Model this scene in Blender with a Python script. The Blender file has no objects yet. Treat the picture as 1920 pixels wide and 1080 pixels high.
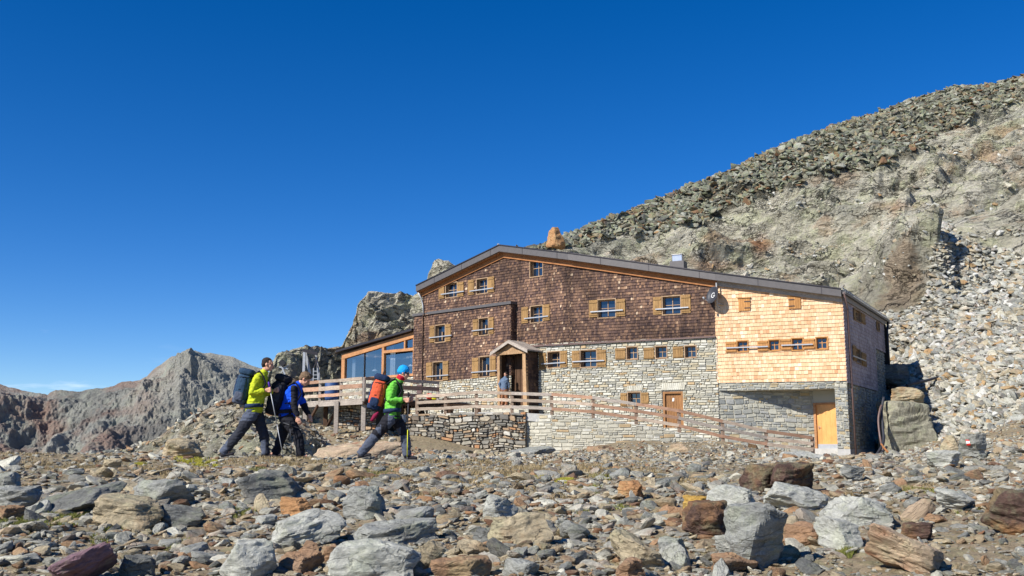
import bpy, bmesh, math, random
import numpy as np
from mathutils import Vector, Matrix
random.seed(7); RNG = np.random.default_rng(11)
SC = bpy.context.scene; COL = SC.collection
rad = math.radians
# ---------------------------------------------------------------- camera model
FPX = 1877.0; PT = rad(9.08); CP, SP = math.cos(PT), math.sin(PT)
def ray(x, y):
    u = x-960.0; v = 540.0-y
    return Vector((u, FPX*CP - v*SP, FPX*SP + v*CP))
def at(x, y, Y):
    r = ray(x, y); return r*(Y/r.y)
def project(P):
    P = np.asarray(P, float)
    d = P[..., 1]*CP + P[..., 2]*SP; v = -P[..., 1]*SP + P[..., 2]*CP
    return 960+FPX*P[..., 0]/d, 540-FPX*v/d
def zpix(y, Y, x=960):           # height of the image row y at forward distance Y
    r = ray(x, y); return r.z*Y/r.y
# ---------------------------------------------------------------- numpy noise
def _h(i, j, k, s=0):
    with np.errstate(over='ignore'):
        n = (i.astype(np.int64)*374761393 + j.astype(np.int64)*668265263 + k.astype(np.int64)*2147483647 + s*974634777) & 0xffffffff
        n = ((n ^ (n >> 13))*1274126177) & 0xffffffff
        n = ((n ^ (n >> 15))*2246822519) & 0xffffffff
        n = n ^ (n >> 16)
    return (n & 0xffffff)/float(0xffffff)
def vnoise(P, s=0):
    F = np.floor(P); f = P-F; I = F.astype(np.int64); w = f*f*f*(f*(f*6-15)+10)
    r = 0
    for a in (0, 1):
        wa = w[:, 0] if a else 1-w[:, 0]
        for b in (0, 1):
            wb = w[:, 1] if b else 1-w[:, 1]
            for c in (0, 1):
                wc = w[:, 2] if c else 1-w[:, 2]
                r = r + wa*wb*wc*_h(I[:, 0]+a, I[:, 1]+b, I[:, 2]+c, s)
    return r*2-1
def fbm(P, o=4, s=0, g=.5):
    r = 0; a = 1; t = 0
    for q in range(o):
        r = r + a*vnoise(P, s+q); t += a; a *= g; P = P*2.03+17.1
    return r/t
def worley(P, s=0):
    """distance to the nearest cell point, its offset vector, three randoms"""
    I = np.floor(P).astype(np.int64); best = np.full(len(P), 1e9); off = np.zeros_like(P); rn = np.zeros((len(P), 3)); sec = np.full(len(P), 1e9)
    for a in (-1, 0, 1):
        for b in (-1, 0, 1):
            for c in (-1, 0, 1):
                i, j, k = I[:, 0]+a, I[:, 1]+b, I[:, 2]+c
                C = np.stack([i+_h(i, j, k, s+1), j+_h(i, j, k, s+2), k+_h(i, j, k, s+3)], 1)
                D = P-C; d = (D*D).sum(1); m = d < best
                sec = np.where(m, best, np.minimum(sec, d))
                best = np.where(m, d, best); off[m] = D[m]
                rn[m] = np.stack([_h(i, j, k, s+4), _h(i, j, k, s+5), _h(i, j, k, s+6)], 1)[m]
    return np.sqrt(best), off, rn, np.sqrt(sec)-np.sqrt(best)
_FR = np.array(Matrix.Rotation(.7, 3, 'X')@Matrix.Rotation(.5, 3, 'Y')@Matrix.Rotation(.9, 3, 'Z'))
def lin3(P, s=0):
    """continuous piecewise-planar noise (tetrahedral lattice): angular facets"""
    P = P@_FR.T+s*7.3; I = np.floor(P).astype(np.int64); f = P-I; o = np.argsort(-f, 1); fs = np.take_along_axis(f, o, 1)
    v = I.copy(); r = _h(v[:, 0], v[:, 1], v[:, 2], s)*(1-fs[:, 0]); n = np.arange(len(P))
    for k in range(3):
        v[n, o[:, k]] += 1; w = fs[:, k]-(fs[:, k+1] if k < 2 else 0); r = r+_h(v[:, 0], v[:, 1], v[:, 2], s)*w
    return r*2-1
def facets(P, s=0, tilt=.5):
    return lin3(P, s)*.6*min(tilt, 1.5)
# ---------------------------------------------------------------- objects
def tag(o, label=None, cat=None, group=None, kind=None):
    if label: o['label'] = label
    if cat: o['category'] = cat
    if group: o['group'] = group
    if kind: o['kind'] = kind
    return o
def link(name, me, parent=None):
    o = bpy.data.objects.new(name, me); COL.objects.link(o)
    if parent: o.parent = parent
    return o
def empty(name, loc=(0, 0, 0), rz=0):
    o = bpy.data.objects.new(name, None); COL.objects.link(o); o.location = loc; o.rotation_euler.z = rz
    o.empty_display_size = .3
    return o
def np_mesh(name, V, F, attrs=None, mat=None, smooth=False):
    V = np.ascontiguousarray(V, np.float32); F = np.ascontiguousarray(F, np.int32)
    me = bpy.data.meshes.new(name); m, k = F.shape
    me.vertices.add(len(V)); me.vertices.foreach_set('co', V.ravel())
    me.loops.add(m*k); me.loops.foreach_set('vertex_index', F.ravel())
    me.polygons.add(m); me.polygons.foreach_set('loop_start', np.arange(0, m*k, k, dtype=np.int32))
    me.polygons.foreach_set('use_smooth', np.full(m, smooth))
    me.update(calc_edges=True)
    for n, a in (attrs or {}).items():
        a = np.ascontiguousarray(a, np.float32)
        if a.ndim == 1: t = me.attributes.new(n, 'FLOAT', 'POINT'); t.data.foreach_set('value', a)
        else: t = me.attributes.new(n, 'FLOAT_VECTOR', 'POINT'); t.data.foreach_set('vector', a.ravel())
    if mat: me.materials.append(mat)
    return me
class MB:
    """collects faces, builds one mesh object"""
    def __init__(s): s.v = []; s.f = []; s.r = []; s.m = []
    def face(s, pts, r=0., m=0):
        b = len(s.v); s.v += [tuple(p) for p in pts]; s.r += [r]*len(pts); s.f.append(tuple(range(b, b+len(pts)))); s.m.append(m)
    def hexa(s, p, r=0., m=0):
        """p: 8 points, 0-3 one side, 4-7 the opposite in the same order"""
        b = len(s.v); s.v += [tuple(q) for q in p]; s.r += [r]*8
        for q in ((3, 2, 1, 0), (4, 5, 6, 7), (0, 1, 5, 4), (1, 2, 6, 5), (2, 3, 7, 6), (3, 0, 4, 7)):
            s.f.append(tuple(b+i for i in q)); s.m.append(m)
    def box(s, c, size, R=None, r=0., m=0):
        c = Vector(c); h = Vector(size)/2; pts = []
        for z in (-1, 1):
            for x, y in ((-1, -1), (1, -1), (1, 1), (-1, 1)):
                q = Vector((x*h.x, y*h.y, z*h.z)); pts.append(c+(R@q if R else q))
        s.hexa(pts, r, m)
    def bar(s, a, b, w, h, up=(0, 0, 1), r=0., m=0):
        a, b = Vector(a), Vector(b); d = (b-a).normalized(); up = Vector(up)
        sx = d.cross(up)
        if sx.length < 1e-4: sx = d.cross(Vector((1, 0, 0)))
        sx.normalize(); u = sx.cross(d).normalized(); pts = []
        for p in (a, b):
            for i, j in ((-1, -1), (1, -1), (1, 1), (-1, 1)): pts.append(p+sx*(i*w/2)+u*(j*h/2))
        s.hexa(pts, r, m)
    def tube(s, pts, rads, n=8, r=0., m=0, cap=True):
        pts = [Vector(p) for p in pts]
        if not hasattr(rads, '__len__'): rads = [rads]*len(pts)
        b = len(s.v); x = None
        for i, p in enumerate(pts):
            d = (pts[min(i+1, len(pts)-1)]-pts[max(i-1, 0)]).normalized()
            if x is None:
                x = d.orthogonal().normalized()
            x = (x-d*x.dot(d)).normalized(); y = d.cross(x)
            for k in range(n):
                a = 2*math.pi*k/n; s.v.append(tuple(p+(x*math.cos(a)+y*math.sin(a))*rads[i])); s.r.append(r)
        for i in range(len(pts)-1):
            for k in range(n):
                k2 = (k+1) % n; s.f.append((b+i*n+k, b+i*n+k2, b+(i+1)*n+k2, b+(i+1)*n+k)); s.m.append(m)
        if cap:
            s.f.append(tuple(b+k for k in reversed(range(n)))); s.m.append(m)
            s.f.append(tuple(b+(len(pts)-1)*n+k for k in range(n))); s.m.append(m)
    def build(s, name, mat, parent=None, smooth=False, bevel=0.):
        me = bpy.data.meshes.new(name); me.from_pydata(s.v, [], s.f)
        mats = mat if isinstance(mat, (list, tuple)) else [mat]
        for q in mats: me.materials.append(q)
        me.polygons.foreach_set('material_index', s.m)
        me.polygons.foreach_set('use_smooth', [smooth]*len(s.f))
        a = me.attributes.new('rnd', 'FLOAT', 'POINT'); a.data.foreach_set('value', s.r)
        me.update()
        o = link(name, me, parent)
        if bevel:
            b = o.modifiers.new('b', 'BEVEL'); b.width = bevel; b.segments = 2; b.limit_method = 'ANGLE'
        return o
# ---------------------------------------------------------------- materials
class NT:
    def __init__(s, name):
        s.m = bpy.data.materials.new(name); s.m.use_nodes = True; s.t = s.m.node_tree; s.b = s.t.nodes['Principled BSDF']
    def n(s, ty, ins=None, **kw):
        q = s.t.nodes.new(ty)
        for k, v in kw.items(): setattr(q, k, v)
        for k, v in (ins or {}).items(): s.put(q.inputs[k], v)
        return q
    def put(s, sock, v):
        if isinstance(v, bpy.types.NodeSocket): s.t.links.new(v, sock)
        else: sock.default_value = v
    def math(s, op, a, b=0., c=0., clamp=False):
        q = s.n('ShaderNodeMath', {0: a, 1: b, 2: c}, operation=op); q.use_clamp = clamp; return q.outputs[0]
    def attr(s, name, out='Fac'): return s.n('ShaderNodeAttribute', attribute_name=name).outputs[out]
    def noise(s, vec, scale, detail=4., rough=.6, out='Fac', **kw):
        return s.n('ShaderNodeTexNoise', {'Vector': vec, 'Scale': scale, 'Detail': detail, 'Roughness': rough, **kw}).outputs[out]
    def map(s, vec, scale=(1, 1, 1), loc=(0, 0, 0), rot=(0, 0, 0)):
        return s.n('ShaderNodeMapping', {'Vector': vec, 'Scale': scale, 'Location': loc, 'Rotation': rot}).outputs[0]
    def fissure(s, vec, scale, width, lo, detail=5., rough=.55):
        n = s.noise(vec, scale, detail, rough, Distortion=.3)
        return s.ramp(s.math('ABSOLUTE', s.math('SUBTRACT', n, .5)), [(0., lo), (width, 1.)])
    def ramp(s, fac, stops, interp='LINEAR'):
        q = s.n('ShaderNodeValToRGB', {'Fac': fac}); r = q.color_ramp; r.interpolation = interp
        while len(r.elements) > 1: r.elements.remove(r.elements[-1])
        for i, (p, c) in enumerate(stops):
            e = r.elements[0] if i == 0 else r.elements.new(p)
            e.position = p; e.color = (c, c, c, 1) if not hasattr(c, '__len__') else (*c[:3], 1)
        return q.outputs[0]
    def mix(s, f, a, b, mode='MIX'):
        q = s.n('ShaderNodeMix', data_type='RGBA', blend_type=mode)
        for i, v in ((0, f), (6, a), (7, b)):
            if isinstance(v, (tuple, list)) and len(v) == 3: v = (*v, 1)
            s.put(q.inputs[i], v)
        return q.outputs[2]
    def mixf(s, f, a, b):
        q = s.n('ShaderNodeMix', data_type='FLOAT')
        for i, v in ((0, f), (2, a), (3, b)): s.put(q.inputs[i], v)
        return q.outputs[0]
    def bump(s, h, strength, dist, normal=None):
        ins = {'Height': h, 'Strength': strength, 'Distance': dist}
        if normal is not None: ins['Normal'] = normal
        return s.n('ShaderNodeBump', ins).outputs[0]
    def out(s, col=None, rough=None, nrm=None, spec=.3, metal=None):
        if col is not None: s.put(s.b.inputs['Base Color'], (*col, 1) if isinstance(col, tuple) and len(col) == 3 else col)
        if rough is not None: s.put(s.b.inputs['Roughness'], rough)
        if nrm is not None: s.put(s.b.inputs['Normal'], nrm)
        if metal is not None: s.put(s.b.inputs['Metallic'], metal)
        s.b.inputs['Specular IOR Level'].default_value = spec
        return s.m
def rgb(r, g, b):
    """sRGB 0-255 to linear"""
    return tuple((c/255/12.92 if c <= 10 else ((c/255+.055)/1.055)**2.4) for c in (r, g, b))
def rock_mat(name, pal, tex=1., patch=(rgb(150, 95, 55), .3), lichen=(rgb(150, 160, 110), .2), contrast=1., bump=1., strat=3.5, objrnd=True, dark=.4, gain=1.12):
    """pal: list of (position, colour) chosen by a per-stone random; lc = stone-local coordinates"""
    k = NT(name); lc = k.attr('lc', 'Vector'); r = k.attr('rnd')
    if objrnd: r = k.math('FRACT', k.math('ADD', r, k.n('ShaderNodeObjectInfo').outputs['Random']))
    base = k.ramp(r, pal, 'CONSTANT')
    st = k.map(lc, (1, 1, strat))
    n1 = k.noise(st, 3.2*tex, 8, .68); n2 = k.noise(lc, .9*tex, 5, .6); n3 = k.noise(st, 16*tex, 5, .75)
    n4 = k.noise(k.map(lc, loc=(9, 4, 2)), 1.6*tex, 6, .7)
    v = k.math('MULTIPLY', k.ramp(n1, [(.25, 1-.35*contrast), (.5, 1.), (.75, 1+.35*contrast)]), k.ramp(n3, [(.3, 1-.35*contrast), (.55, 1.), (.75, 1+.3*contrast)]))
    c = k.mix(k.math('MULTIPLY', k.ramp(n2, [(.52, 0.), (.66, 1.)]), patch[1]), base, patch[0])
    c = k.mix(k.math('MULTIPLY', k.ramp(n4, [(.5, 0.), (.6, 1.)]), lichen[1]), c, lichen[0])
    c = k.mix(1., c, k.n('ShaderNodeCombineColor', {0: v, 1: v, 2: v}).outputs[0], 'MULTIPLY')
    crk = k.fissure(k.map(lc, (1, 1, 1.8), loc=(7, 3, 5)), .8*tex, .01, 1-dark); cr = crk
    c = k.mix(1., c, crk, 'MULTIPLY'); c = k.mix(1., c, (gain, gain, gain*.98), 'MULTIPLY')
    h = k.math('ADD', k.math('ADD', n1, k.math('MULTIPLY', n3, .35)), k.math('MULTIPLY', k.n('ShaderNodeSeparateColor', {0: cr}).outputs[0], .4))
    nr = k.bump(h, .9*bump, .1/tex)
    return k.out(c, .9, nr, .15)
M = {}
G1, G2, G3, G4 = rgb(148, 145, 134), rgb(128, 126, 118), rgb(170, 166, 152), rgb(108, 107, 102)
T1, T2, R1, R2, W1, P1 = rgb(166, 152, 126), rgb(150, 132, 106), rgb(148, 118, 90), rgb(118, 92, 74), rgb(192, 188, 172), rgb(124, 104, 104)
PAL = [(0, G1), (.14, G2), (.26, G3), (.36, T1), (.47, G1), (.56, T2), (.64, R1), (.70, G4), (.78, G3), (.86, R2), (.90, T1), (.95, W1)]
M['stones'] = rock_mat('stones', PAL, 2.4, lichen=(rgb(130, 132, 108), .25))
M['ground'] = rock_mat('ground', [(0, rgb(138, 124, 102))], 3.5, patch=(rgb(120, 102, 76), .6), lichen=(rgb(126, 124, 92), .5), strat=1, objrnd=False)
PALD = [(0, rgb(122, 122, 108)), (.2, rgb(104, 106, 96)), (.4, rgb(138, 136, 120)), (.55, rgb(88, 88, 82)), (.7, rgb(130, 120, 98)), (.82, rgb(150, 150, 138)), (.93, rgb(118, 92, 70))]
M['dark_scree'] = rock_mat('dark_scree', PALD, 1.0, lichen=(rgb(136, 146, 106), .5), gain=1.08)
PALL = [(0, rgb(178, 176, 164)), (.2, rgb(158, 158, 150)), (.38, rgb(190, 184, 166)), (.52, rgb(140, 140, 134)), (.64, rgb(172, 160, 136)), (.76, rgb(198, 196, 188)), (.9, rgb(168, 140, 104)), (.95, rgb(120, 118, 112))]
M['light_scree'] = rock_mat('light_scree', PALL, 1.0, lichen=(rgb(150, 148, 124), .3), gain=1.)
def boulder_mat(name, c, patch, pa=.5, lich=.25, tex=2.0, strat=2.2):
    c = rgb(*c); M[name] = rock_mat(name, [(0, c)], tex, patch=(rgb(*patch), pa), lichen=(rgb(150, 156, 120), lich), objrnd=False, strat=strat)
boulder_mat('b_grey', (140, 140, 134), (112, 108, 98), .5)
boulder_mat('b_pale', (166, 165, 156), (138, 138, 132), .5)
boulder_mat('b_dark', (108, 108, 104), (130, 124, 112), .5)
boulder_mat('b_tan', (164, 150, 124), (158, 122, 84), .7)
boulder_mat('b_rust', (146, 116, 90), (118, 108, 98), .5)
boulder_mat('b_brown', (84, 66, 58), (150, 112, 74), .7)
boulder_mat('b_purple', (116, 92, 98), (150, 112, 92), .7)
boulder_mat('b_streak', (178, 156, 130), (150, 98, 72), .8, strat=6)
boulder_mat('b_yellow', (176, 140, 72), (88, 66, 44), .9)
boulder_mat('b_orange', (164, 124, 86), (128, 92, 64), .5)
boulder_mat('b_block', (136, 132, 116), (110, 106, 92), .6, strat=.4)
def hill_mat():
    """bare rock face, scree bed and turf mixed by vertex masks"""
    k = NT('hillside_rock'); lc = k.attr('lc', 'Vector')
    st = k.map(lc, (1, 1, 2.2), rot=(0, rad(18), 0))
    n1 = k.noise(st, .3, 10, .7); n3 = k.noise(st, 2., 8, .75); n2 = k.noise(lc, .1, 6, .6); n4 = k.noise(k.map(lc, loc=(3, 8, 1)), .5, 8, .75)
    n5 = k.noise(k.map(lc, loc=(33, 8, 1)), .16, 7, .65)
    c = k.ramp(n1, [(.3, rgb(146, 142, 126)), (.45, rgb(174, 170, 152)), (.58, rgb(192, 187, 170)), (.72, rgb(208, 204, 190))])
    c = k.mix(k.math('MULTIPLY', k.ramp(n4, [(.5, 0.), (.56, 1.)]), .45), c, rgb(168, 172, 134))
    c = k.mix(k.math('MULTIPLY', k.ramp(n5, [(.54, 0.), (.62, 1.)]), .6), c, rgb(168, 136, 104))
    c = k.mix(k.math('MULTIPLY', k.ramp(n2, [(.55, 0.), (.7, 1.)]), .5), c, rgb(138, 140, 132))
    c = k.mix(k.attr('dk'), c, k.ramp(n3, [(.35, rgb(84, 82, 72)), (.6, rgb(120, 116, 102))]))
    c = k.mix(k.attr('lt'), c, k.ramp(n3, [(.35, rgb(128, 124, 112)), (.6, rgb(160, 156, 142))]))
    c = k.mix(k.attr('og'), c, rgb(148, 104, 72))
    c = k.mix(k.attr('vg'), c, k.ramp(n3, [(.35, rgb(96, 92, 84)), (.6, rgb(120, 116, 104))]))
    v = k.ramp(n3, [(.3, .62), (.55, 1.), (.75, 1.3)])
    c = k.mix(1., c, v, 'MULTIPLY')
    ds = k.map(lc, (1, 1, 1.5), rot=(0, rad(35), 0))
    f1 = k.fissure(ds, .09, .007, .22, 7, .6); f2 = k.fissure(k.map(lc, (1, 1, 2.6), loc=(40, 3, 9), rot=(0, rad(-20), 0)), .22, .01, .4, 7, .6); f3 = k.fissure(k.map(lc, loc=(4, 33, 9)), .8, .02, .7, 6, .6)
    for f_ in (f1, f2, f3, k.ramp(n4, [(.3, .78), (.42, 1.), (.7, 1.15)])): c = k.mix(1., c, f_, 'MULTIPLY')
    c = k.mix(1., c, (1.34, 1.32, 1.28), 'MULTIPLY'); sc_ = lambda q: k.n('ShaderNodeSeparateColor', {0: q}).outputs[0]
    h = k.math('ADD', k.math('MULTIPLY', n1, 1.6), k.math('ADD', k.math('MULTIPLY', n3, .5), k.math('ADD', k.math('MULTIPLY', sc_(f1), .5), k.math('MULTIPLY', sc_(f2), .4))))
    return k.out(c, .92, k.bump(h, 1., 1.1), .12)
M['hill'] = hill_mat()
def mount_mat():
    k = NT('far_rock'); lc = k.attr('lc', 'Vector')
    n1 = k.noise(lc, .012, 11, .72); n2 = k.noise(lc, .05, 10, .78); n3 = k.noise(k.map(lc, loc=(50, 9, 3)), .02, 6, .6)
    c = k.ramp(n1, [(.35, rgb(128, 128, 122)), (.5, rgb(158, 157, 147)), (.65, rgb(182, 180, 168))])
    c = k.mix(k.math('MULTIPLY', k.ramp(n3, [(.46, 0.), (.58, 1.)]), k.attr('rd')), c, rgb(150, 120, 106))
    c = k.mix(k.math('MULTIPLY', k.ramp(n2, [(.5, 0.), (.62, 1.)]), .35), c, rgb(158, 162, 140))
    c = k.mix(1., c, k.ramp(n2, [(.3, .72), (.5, 1.), (.7, 1.25)]), 'MULTIPLY')
    return k.out(c, .95, k.bump(k.math('ADD', n2, n1), 1., 9.), .1)
M['far'] = mount_mat()
def shingle_mat(name, stops, var=.3):
    k = NT(name); r = k.attr('rnd'); co = k.n('ShaderNodeTexCoord').outputs['Object']
    c = k.ramp(r, stops)
    n = k.noise(k.map(co, (14, 14, 1.2)), 3., 5, .7); n2 = k.noise(co, .45, 5, .6)
    c = k.mix(1., c, k.ramp(n, [(.3, 1-var), (.5, 1.), (.72, 1+var)]), 'MULTIPLY')
    c = k.mix(1., c, k.ramp(n2, [(.35, 1-var*.9), (.5, 1.), (.65, 1+var*.7)]), 'MULTIPLY')
    n3 = k.noise(k.map(co, (1.1, 1.1, .13), loc=(3, 7, 1)), 1.3, 5, .6); c = k.mix(k.math('MULTIPLY', k.ramp(n3, [(.45, 0.), (.68, 1.)]), var*1.2), c, k.mix(1., c, rgb(176, 176, 184), 'MULTIPLY'))
    c = k.mix(1., c, k.ramp(n3, [(.3, 1+var*.5), (.5, 1.), (.7, 1-var*.5)]), 'MULTIPLY')
    return k.out(c, .8, k.bump(n, .5, .01), .2)
M['old_shingle'] = shingle_mat('old_shingle', [(0, rgb(58, 44, 43)), (.25, rgb(78, 60, 54)), (.5, rgb(98, 76, 63)), (.75, rgb(122, 94, 74)), (.95, rgb(152, 124, 98)), (1, rgb(176, 154, 128))], .4)
M['new_shingle'] = shingle_mat('new_shingle', [(0, rgb(190, 144, 104)), (.35, rgb(214, 174, 132)), (.7, rgb(226, 192, 154)), (1, rgb(236, 212, 180))], .08)
M['side_shingle'] = shingle_mat('side_shingle', [(0, rgb(150, 134, 132)), (.5, rgb(176, 160, 158)), (1, rgb(196, 184, 180))], .15)
def wood_mat(name, a, b, rough=.75, sc=(10, 10, 10), var=.25, grain=None):
    k = NT(name); co = k.n('ShaderNodeTexCoord').outputs['Object']; r = k.attr('rnd')
    g = k.map(co, grain or (1, 1, 1))
    n = k.noise(g, 9., 6, .7, Distortion=.6); n2 = k.noise(co, 1.3, 4, .6)
    c = k.mix(k.ramp(n, [(.35, 0.), (.65, 1.)]), rgb(*a), rgb(*b))
    v = k.math('ADD', k.math('MULTIPLY', r, var), 1-var/2)
    c = k.mix(1., c, k.n('ShaderNodeCombineColor', {0: v, 1: v, 2: v}).outputs[0], 'MULTIPLY')
    c = k.mix(1., c, k.ramp(n2, [(.3, .82), (.7, 1.15)]), 'MULTIPLY')
    return k.out(c, rough, k.bump(n, .4, .006), .25)
M['shutter'] = wood_mat('shutter', (128, 98, 60), (162, 128, 82), grain=(3, 3, .6))
M['new_shutter'] = wood_mat('new_shutter', (170, 118, 66), (192, 142, 86), grain=(3, 3, .6))
M['frame_wood'] = wood_mat('frame_wood', (140, 112, 84), (172, 146, 116))
M['grey_wood'] = wood_mat('grey_wood', (132, 122, 112), (182, 170, 156), grain=(1, 1, 4))
M['rail_wood'] = wood_mat('rail_wood', (146, 126, 108), (192, 176, 156), var=.5, grain=(.5, .5, 3))
M['post_wood'] = wood_mat('post_wood', (112, 94, 80), (156, 134, 114), grain=(3, 3, .5))
M['red_wood'] = wood_mat('red_wood', (144, 110, 88), (180, 144, 118), var=.4, grain=(.5, .5, 3))
M['barge'] = wood_mat('barge', (128, 82, 50), (176, 122, 76), grain=(.5, .5, 5))
M['larch'] = wood_mat('larch', (158, 110, 72), (188, 138, 94), grain=(.6, .6, 2))
M['pine_door'] = wood_mat('pine_door', (208, 146, 84), (224, 166, 100), rough=.45, grain=(5, 5, .3), var=.12)
M['old_door'] = wood_mat('old_door', (118, 80, 48), (158, 116, 74), grain=(5, 5, .4))
M['dark_wood'] = wood_mat('dark_wood', (66, 48, 36), (98, 72, 52), grain=(4, 4, .4))
M['porch_wood'] = wood_mat('porch_wood', (134, 100, 68), (186, 154, 116), grain=(3, 3, .5))
def stone_wall_mat(name, pal, var=.25, sc=4.):
    k = NT(name); r = k.attr('rnd'); co = k.n('ShaderNodeTexCoord').outputs['Object']
    c = k.ramp(r, pal, 'CONSTANT'); n = k.noise(k.map(co, (1, 1, 2)), sc, 7, .7); n2 = k.noise(co, .6, 4, .6)
    c = k.mix(1., c, k.ramp(n, [(.3, 1-var), (.5, 1.), (.7, 1+var)]), 'MULTIPLY')
    c = k.mix(k.math('MULTIPLY', k.ramp(n2, [(.55, 0.), (.7, 1.)]), .3), c, rgb(150, 146, 126))
    return k.out(c, .9, k.bump(n, .8, .03), .15)
WP = [(0, rgb(188, 183, 165)), (.2, rgb(176, 171, 154)), (.36, rgb(195, 191, 175)), (.54, rgb(166, 163, 148)), (.66, rgb(182, 170, 142)), (.78, rgb(158, 156, 146)), (.88, rgb(176, 152, 116)), (.93, rgb(198, 195, 183))]
M['masonry'] = stone_wall_mat('masonry', WP)
M['new_masonry'] = stone_wall_mat('new_masonry', [(0, rgb(168, 166, 152)), (.25, rgb(148, 148, 140)), (.45, rgb(182, 178, 162)), (.62, rgb(130, 132, 128)), (.75, rgb(172, 156, 124)), (.85, rgb(156, 156, 150))])
M['rubble_masonry'] = stone_wall_mat('rubble_masonry', [(0, rgb(156, 150, 134)), (.16, rgb(132, 128, 118)), (.3, rgb(176, 164, 142)), (.42, rgb(116, 112, 104)), (.54, rgb(164, 140, 112)), (.66, rgb(146, 138, 124)), (.76, rgb(170, 128, 92)), (.84, rgb(184, 178, 164)), (.93, rgb(124, 112, 98))], .35)
M['mortar'] = NT('mortar').out(rgb(170, 165, 148), .95)
M['dark_gap'] = NT('dark_gap').out(rgb(58, 54, 48), .95)
M['earth_gap'] = NT('earth_gap').out(rgb(104, 96, 84), .95)
def plain(name, c, rough=.6, metal=0., spec=.4, nz=.12, sc=6.):
    k = NT(name); co = k.n('ShaderNodeTexCoord').outputs['Object']; n = k.noise(co, sc, 5, .65)
    c = k.mix(1., rgb(*c), k.ramp(n, [(.3, 1-nz), (.7, 1+nz)]), 'MULTIPLY')
    return k.out(c, rough, k.bump(n, .15, .01), spec, metal)
M['roof_metal'] = plain('roof_metal', (92, 88, 86), .5, .2)
M['dark_metal'] = plain('dark_metal', (62, 58, 60), .45, .5)
M['steel'] = plain('steel', (190, 190, 192), .3, .9)
M['galv'] = plain('galv', (168, 170, 172), .5, .4)
M['concrete'] = plain('concrete', (176, 174, 168), .9)
M['brown_metal'] = plain('brown_metal', (104, 84, 78), .5, .1)
M['white'] = plain('white', (226, 226, 222), .6)
M['black'] = plain('black', (30, 30, 34), .6)
M['hose'] = plain('hose', (52, 54, 60), .5)
M['red'] = plain('red', (196, 50, 36), .6); M['yellow'] = plain('yellow', (214, 214, 40), .6)
def glass_mat(name, tint, tr):
    k = NT(name); k.b.inputs['Base Color'].default_value = (*tint, 1); k.b.inputs['Roughness'].default_value = .03
    k.b.inputs['Specular IOR Level'].default_value = .9; k.b.inputs['Coat Weight'].default_value = .6; k.b.inputs['Coat Roughness'].default_value = .02
    if tr:
        t = k.n('ShaderNodeBsdfTransparent', {'Color': (.75, .82, .9, 1)}); gl = k.n('ShaderNodeBsdfGlossy', {'Roughness': .01, 'Color': (.9, .95, 1, 1)})
        fr = k.n('ShaderNodeFresnel', {'IOR': 1.6}); mx = k.n('ShaderNodeMixShader')
        k.t.links.new(k.math('MULTIPLY_ADD', fr.outputs[0], 1.1, tr, clamp=True), mx.inputs[0]); k.t.links.new(t.outputs[0], mx.inputs[1]); k.t.links.new(gl.outputs[0], mx.inputs[2])
        k.t.links.new(mx.outputs[0], k.t.nodes['Material Output'].inputs['Surface'])
    return k.m
M['pane'] = glass_mat('pane', (.012, .02, .035), 0)
M['glass'] = glass_mat('glass', (1, 1, 1), .18)
# ---------------------------------------------------------------- rocks
def ico(sub):
    bm = bmesh.new(); bmesh.ops.create_icosphere(bm, subdivisions=sub, radius=1.)
    V = np.array([v.co[:] for v in bm.verts]); F = np.array([[v.index for v in f.verts] for f in bm.faces]); bm.free(); return V, F
ICO = {k: ico(k) for k in (1, 2, 3, 4, 5)}
def rock(sub, seed, dims=(1, 1, 1), p=26, npl=13, rough=.05, freq=1.6, strat=0., cube=False):
    """angular rounded polytope"""
    rg = np.random.default_rng(seed); V, F = ICO[sub]
    N = rg.normal(size=(npl, 3)); N /= np.linalg.norm(N, axis=1)[:, None]
    N = np.vstack([N, [[0, 0, 1], [0, 0, -1]]]); D = rg.uniform(.62, 1., len(N)); D[-2:] = .7
    if cube: N = np.array([[1, .05, .08], [-1, .08, .05], [.05, -1, .1], [0, 1, .1], [.03, -.04, 1], [0, 0, -1], [.7, -.7, .25], [-.6, -.5, .8]], float); N /= np.linalg.norm(N, axis=1)[:, None]; D = np.array([.7, .72, .68, .7, .7, .7, .93, .98])
    q = np.maximum(V@N.T, 1e-3)/D; r = (q**p).sum(1)**(-1/p); r = np.minimum(r, 1.35)
    P = V*r[:, None]
    o = rg.uniform(0, 90, 3)
    if rough:
        P = P*(1+rough*fbm(P*freq*np.array([1, 1, 2.2])+o, 4, seed % 91)[:, None]*2)
        if strat:
            w = fbm(P*np.array([.8, .8, 5.])+o, 3, seed % 77); P[:, :2] *= (1+strat*w)[:, None]
    P = P*np.array(dims)*.5/np.array([1, 1, .8])
    return P, F, o
def rot_mat(ax, ay, az):
    return np.array((Matrix.Rotation(az, 3, 'Z')@Matrix.Rotation(ay, 3, 'Y')@Matrix.Rotation(ax, 3, 'X')))
def hull_proto(seed):
    rg = np.random.default_rng(seed); P = rg.normal(size=(11, 3)); P /= np.linalg.norm(P, axis=1)[:, None]
    P *= rg.uniform(.8, 1, (11, 1)); P[:, 2] = np.clip(P[:, 2], -.55, .55)/.55*.8
    bm = bmesh.new()
    for q in P: bm.verts.new(q)
    bmesh.ops.convex_hull(bm, input=bm.verts); bmesh.ops.triangulate(bm, faces=bm.faces)
    for v in [v for v in bm.verts if not v.link_faces]: bm.verts.remove(v)
    bm.verts.index_update()
    V = np.array([v.co[:] for v in bm.verts])*.5; F = np.array([[v.index for v in f.verts] for f in bm.faces]); bm.free()
    return V, F
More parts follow.
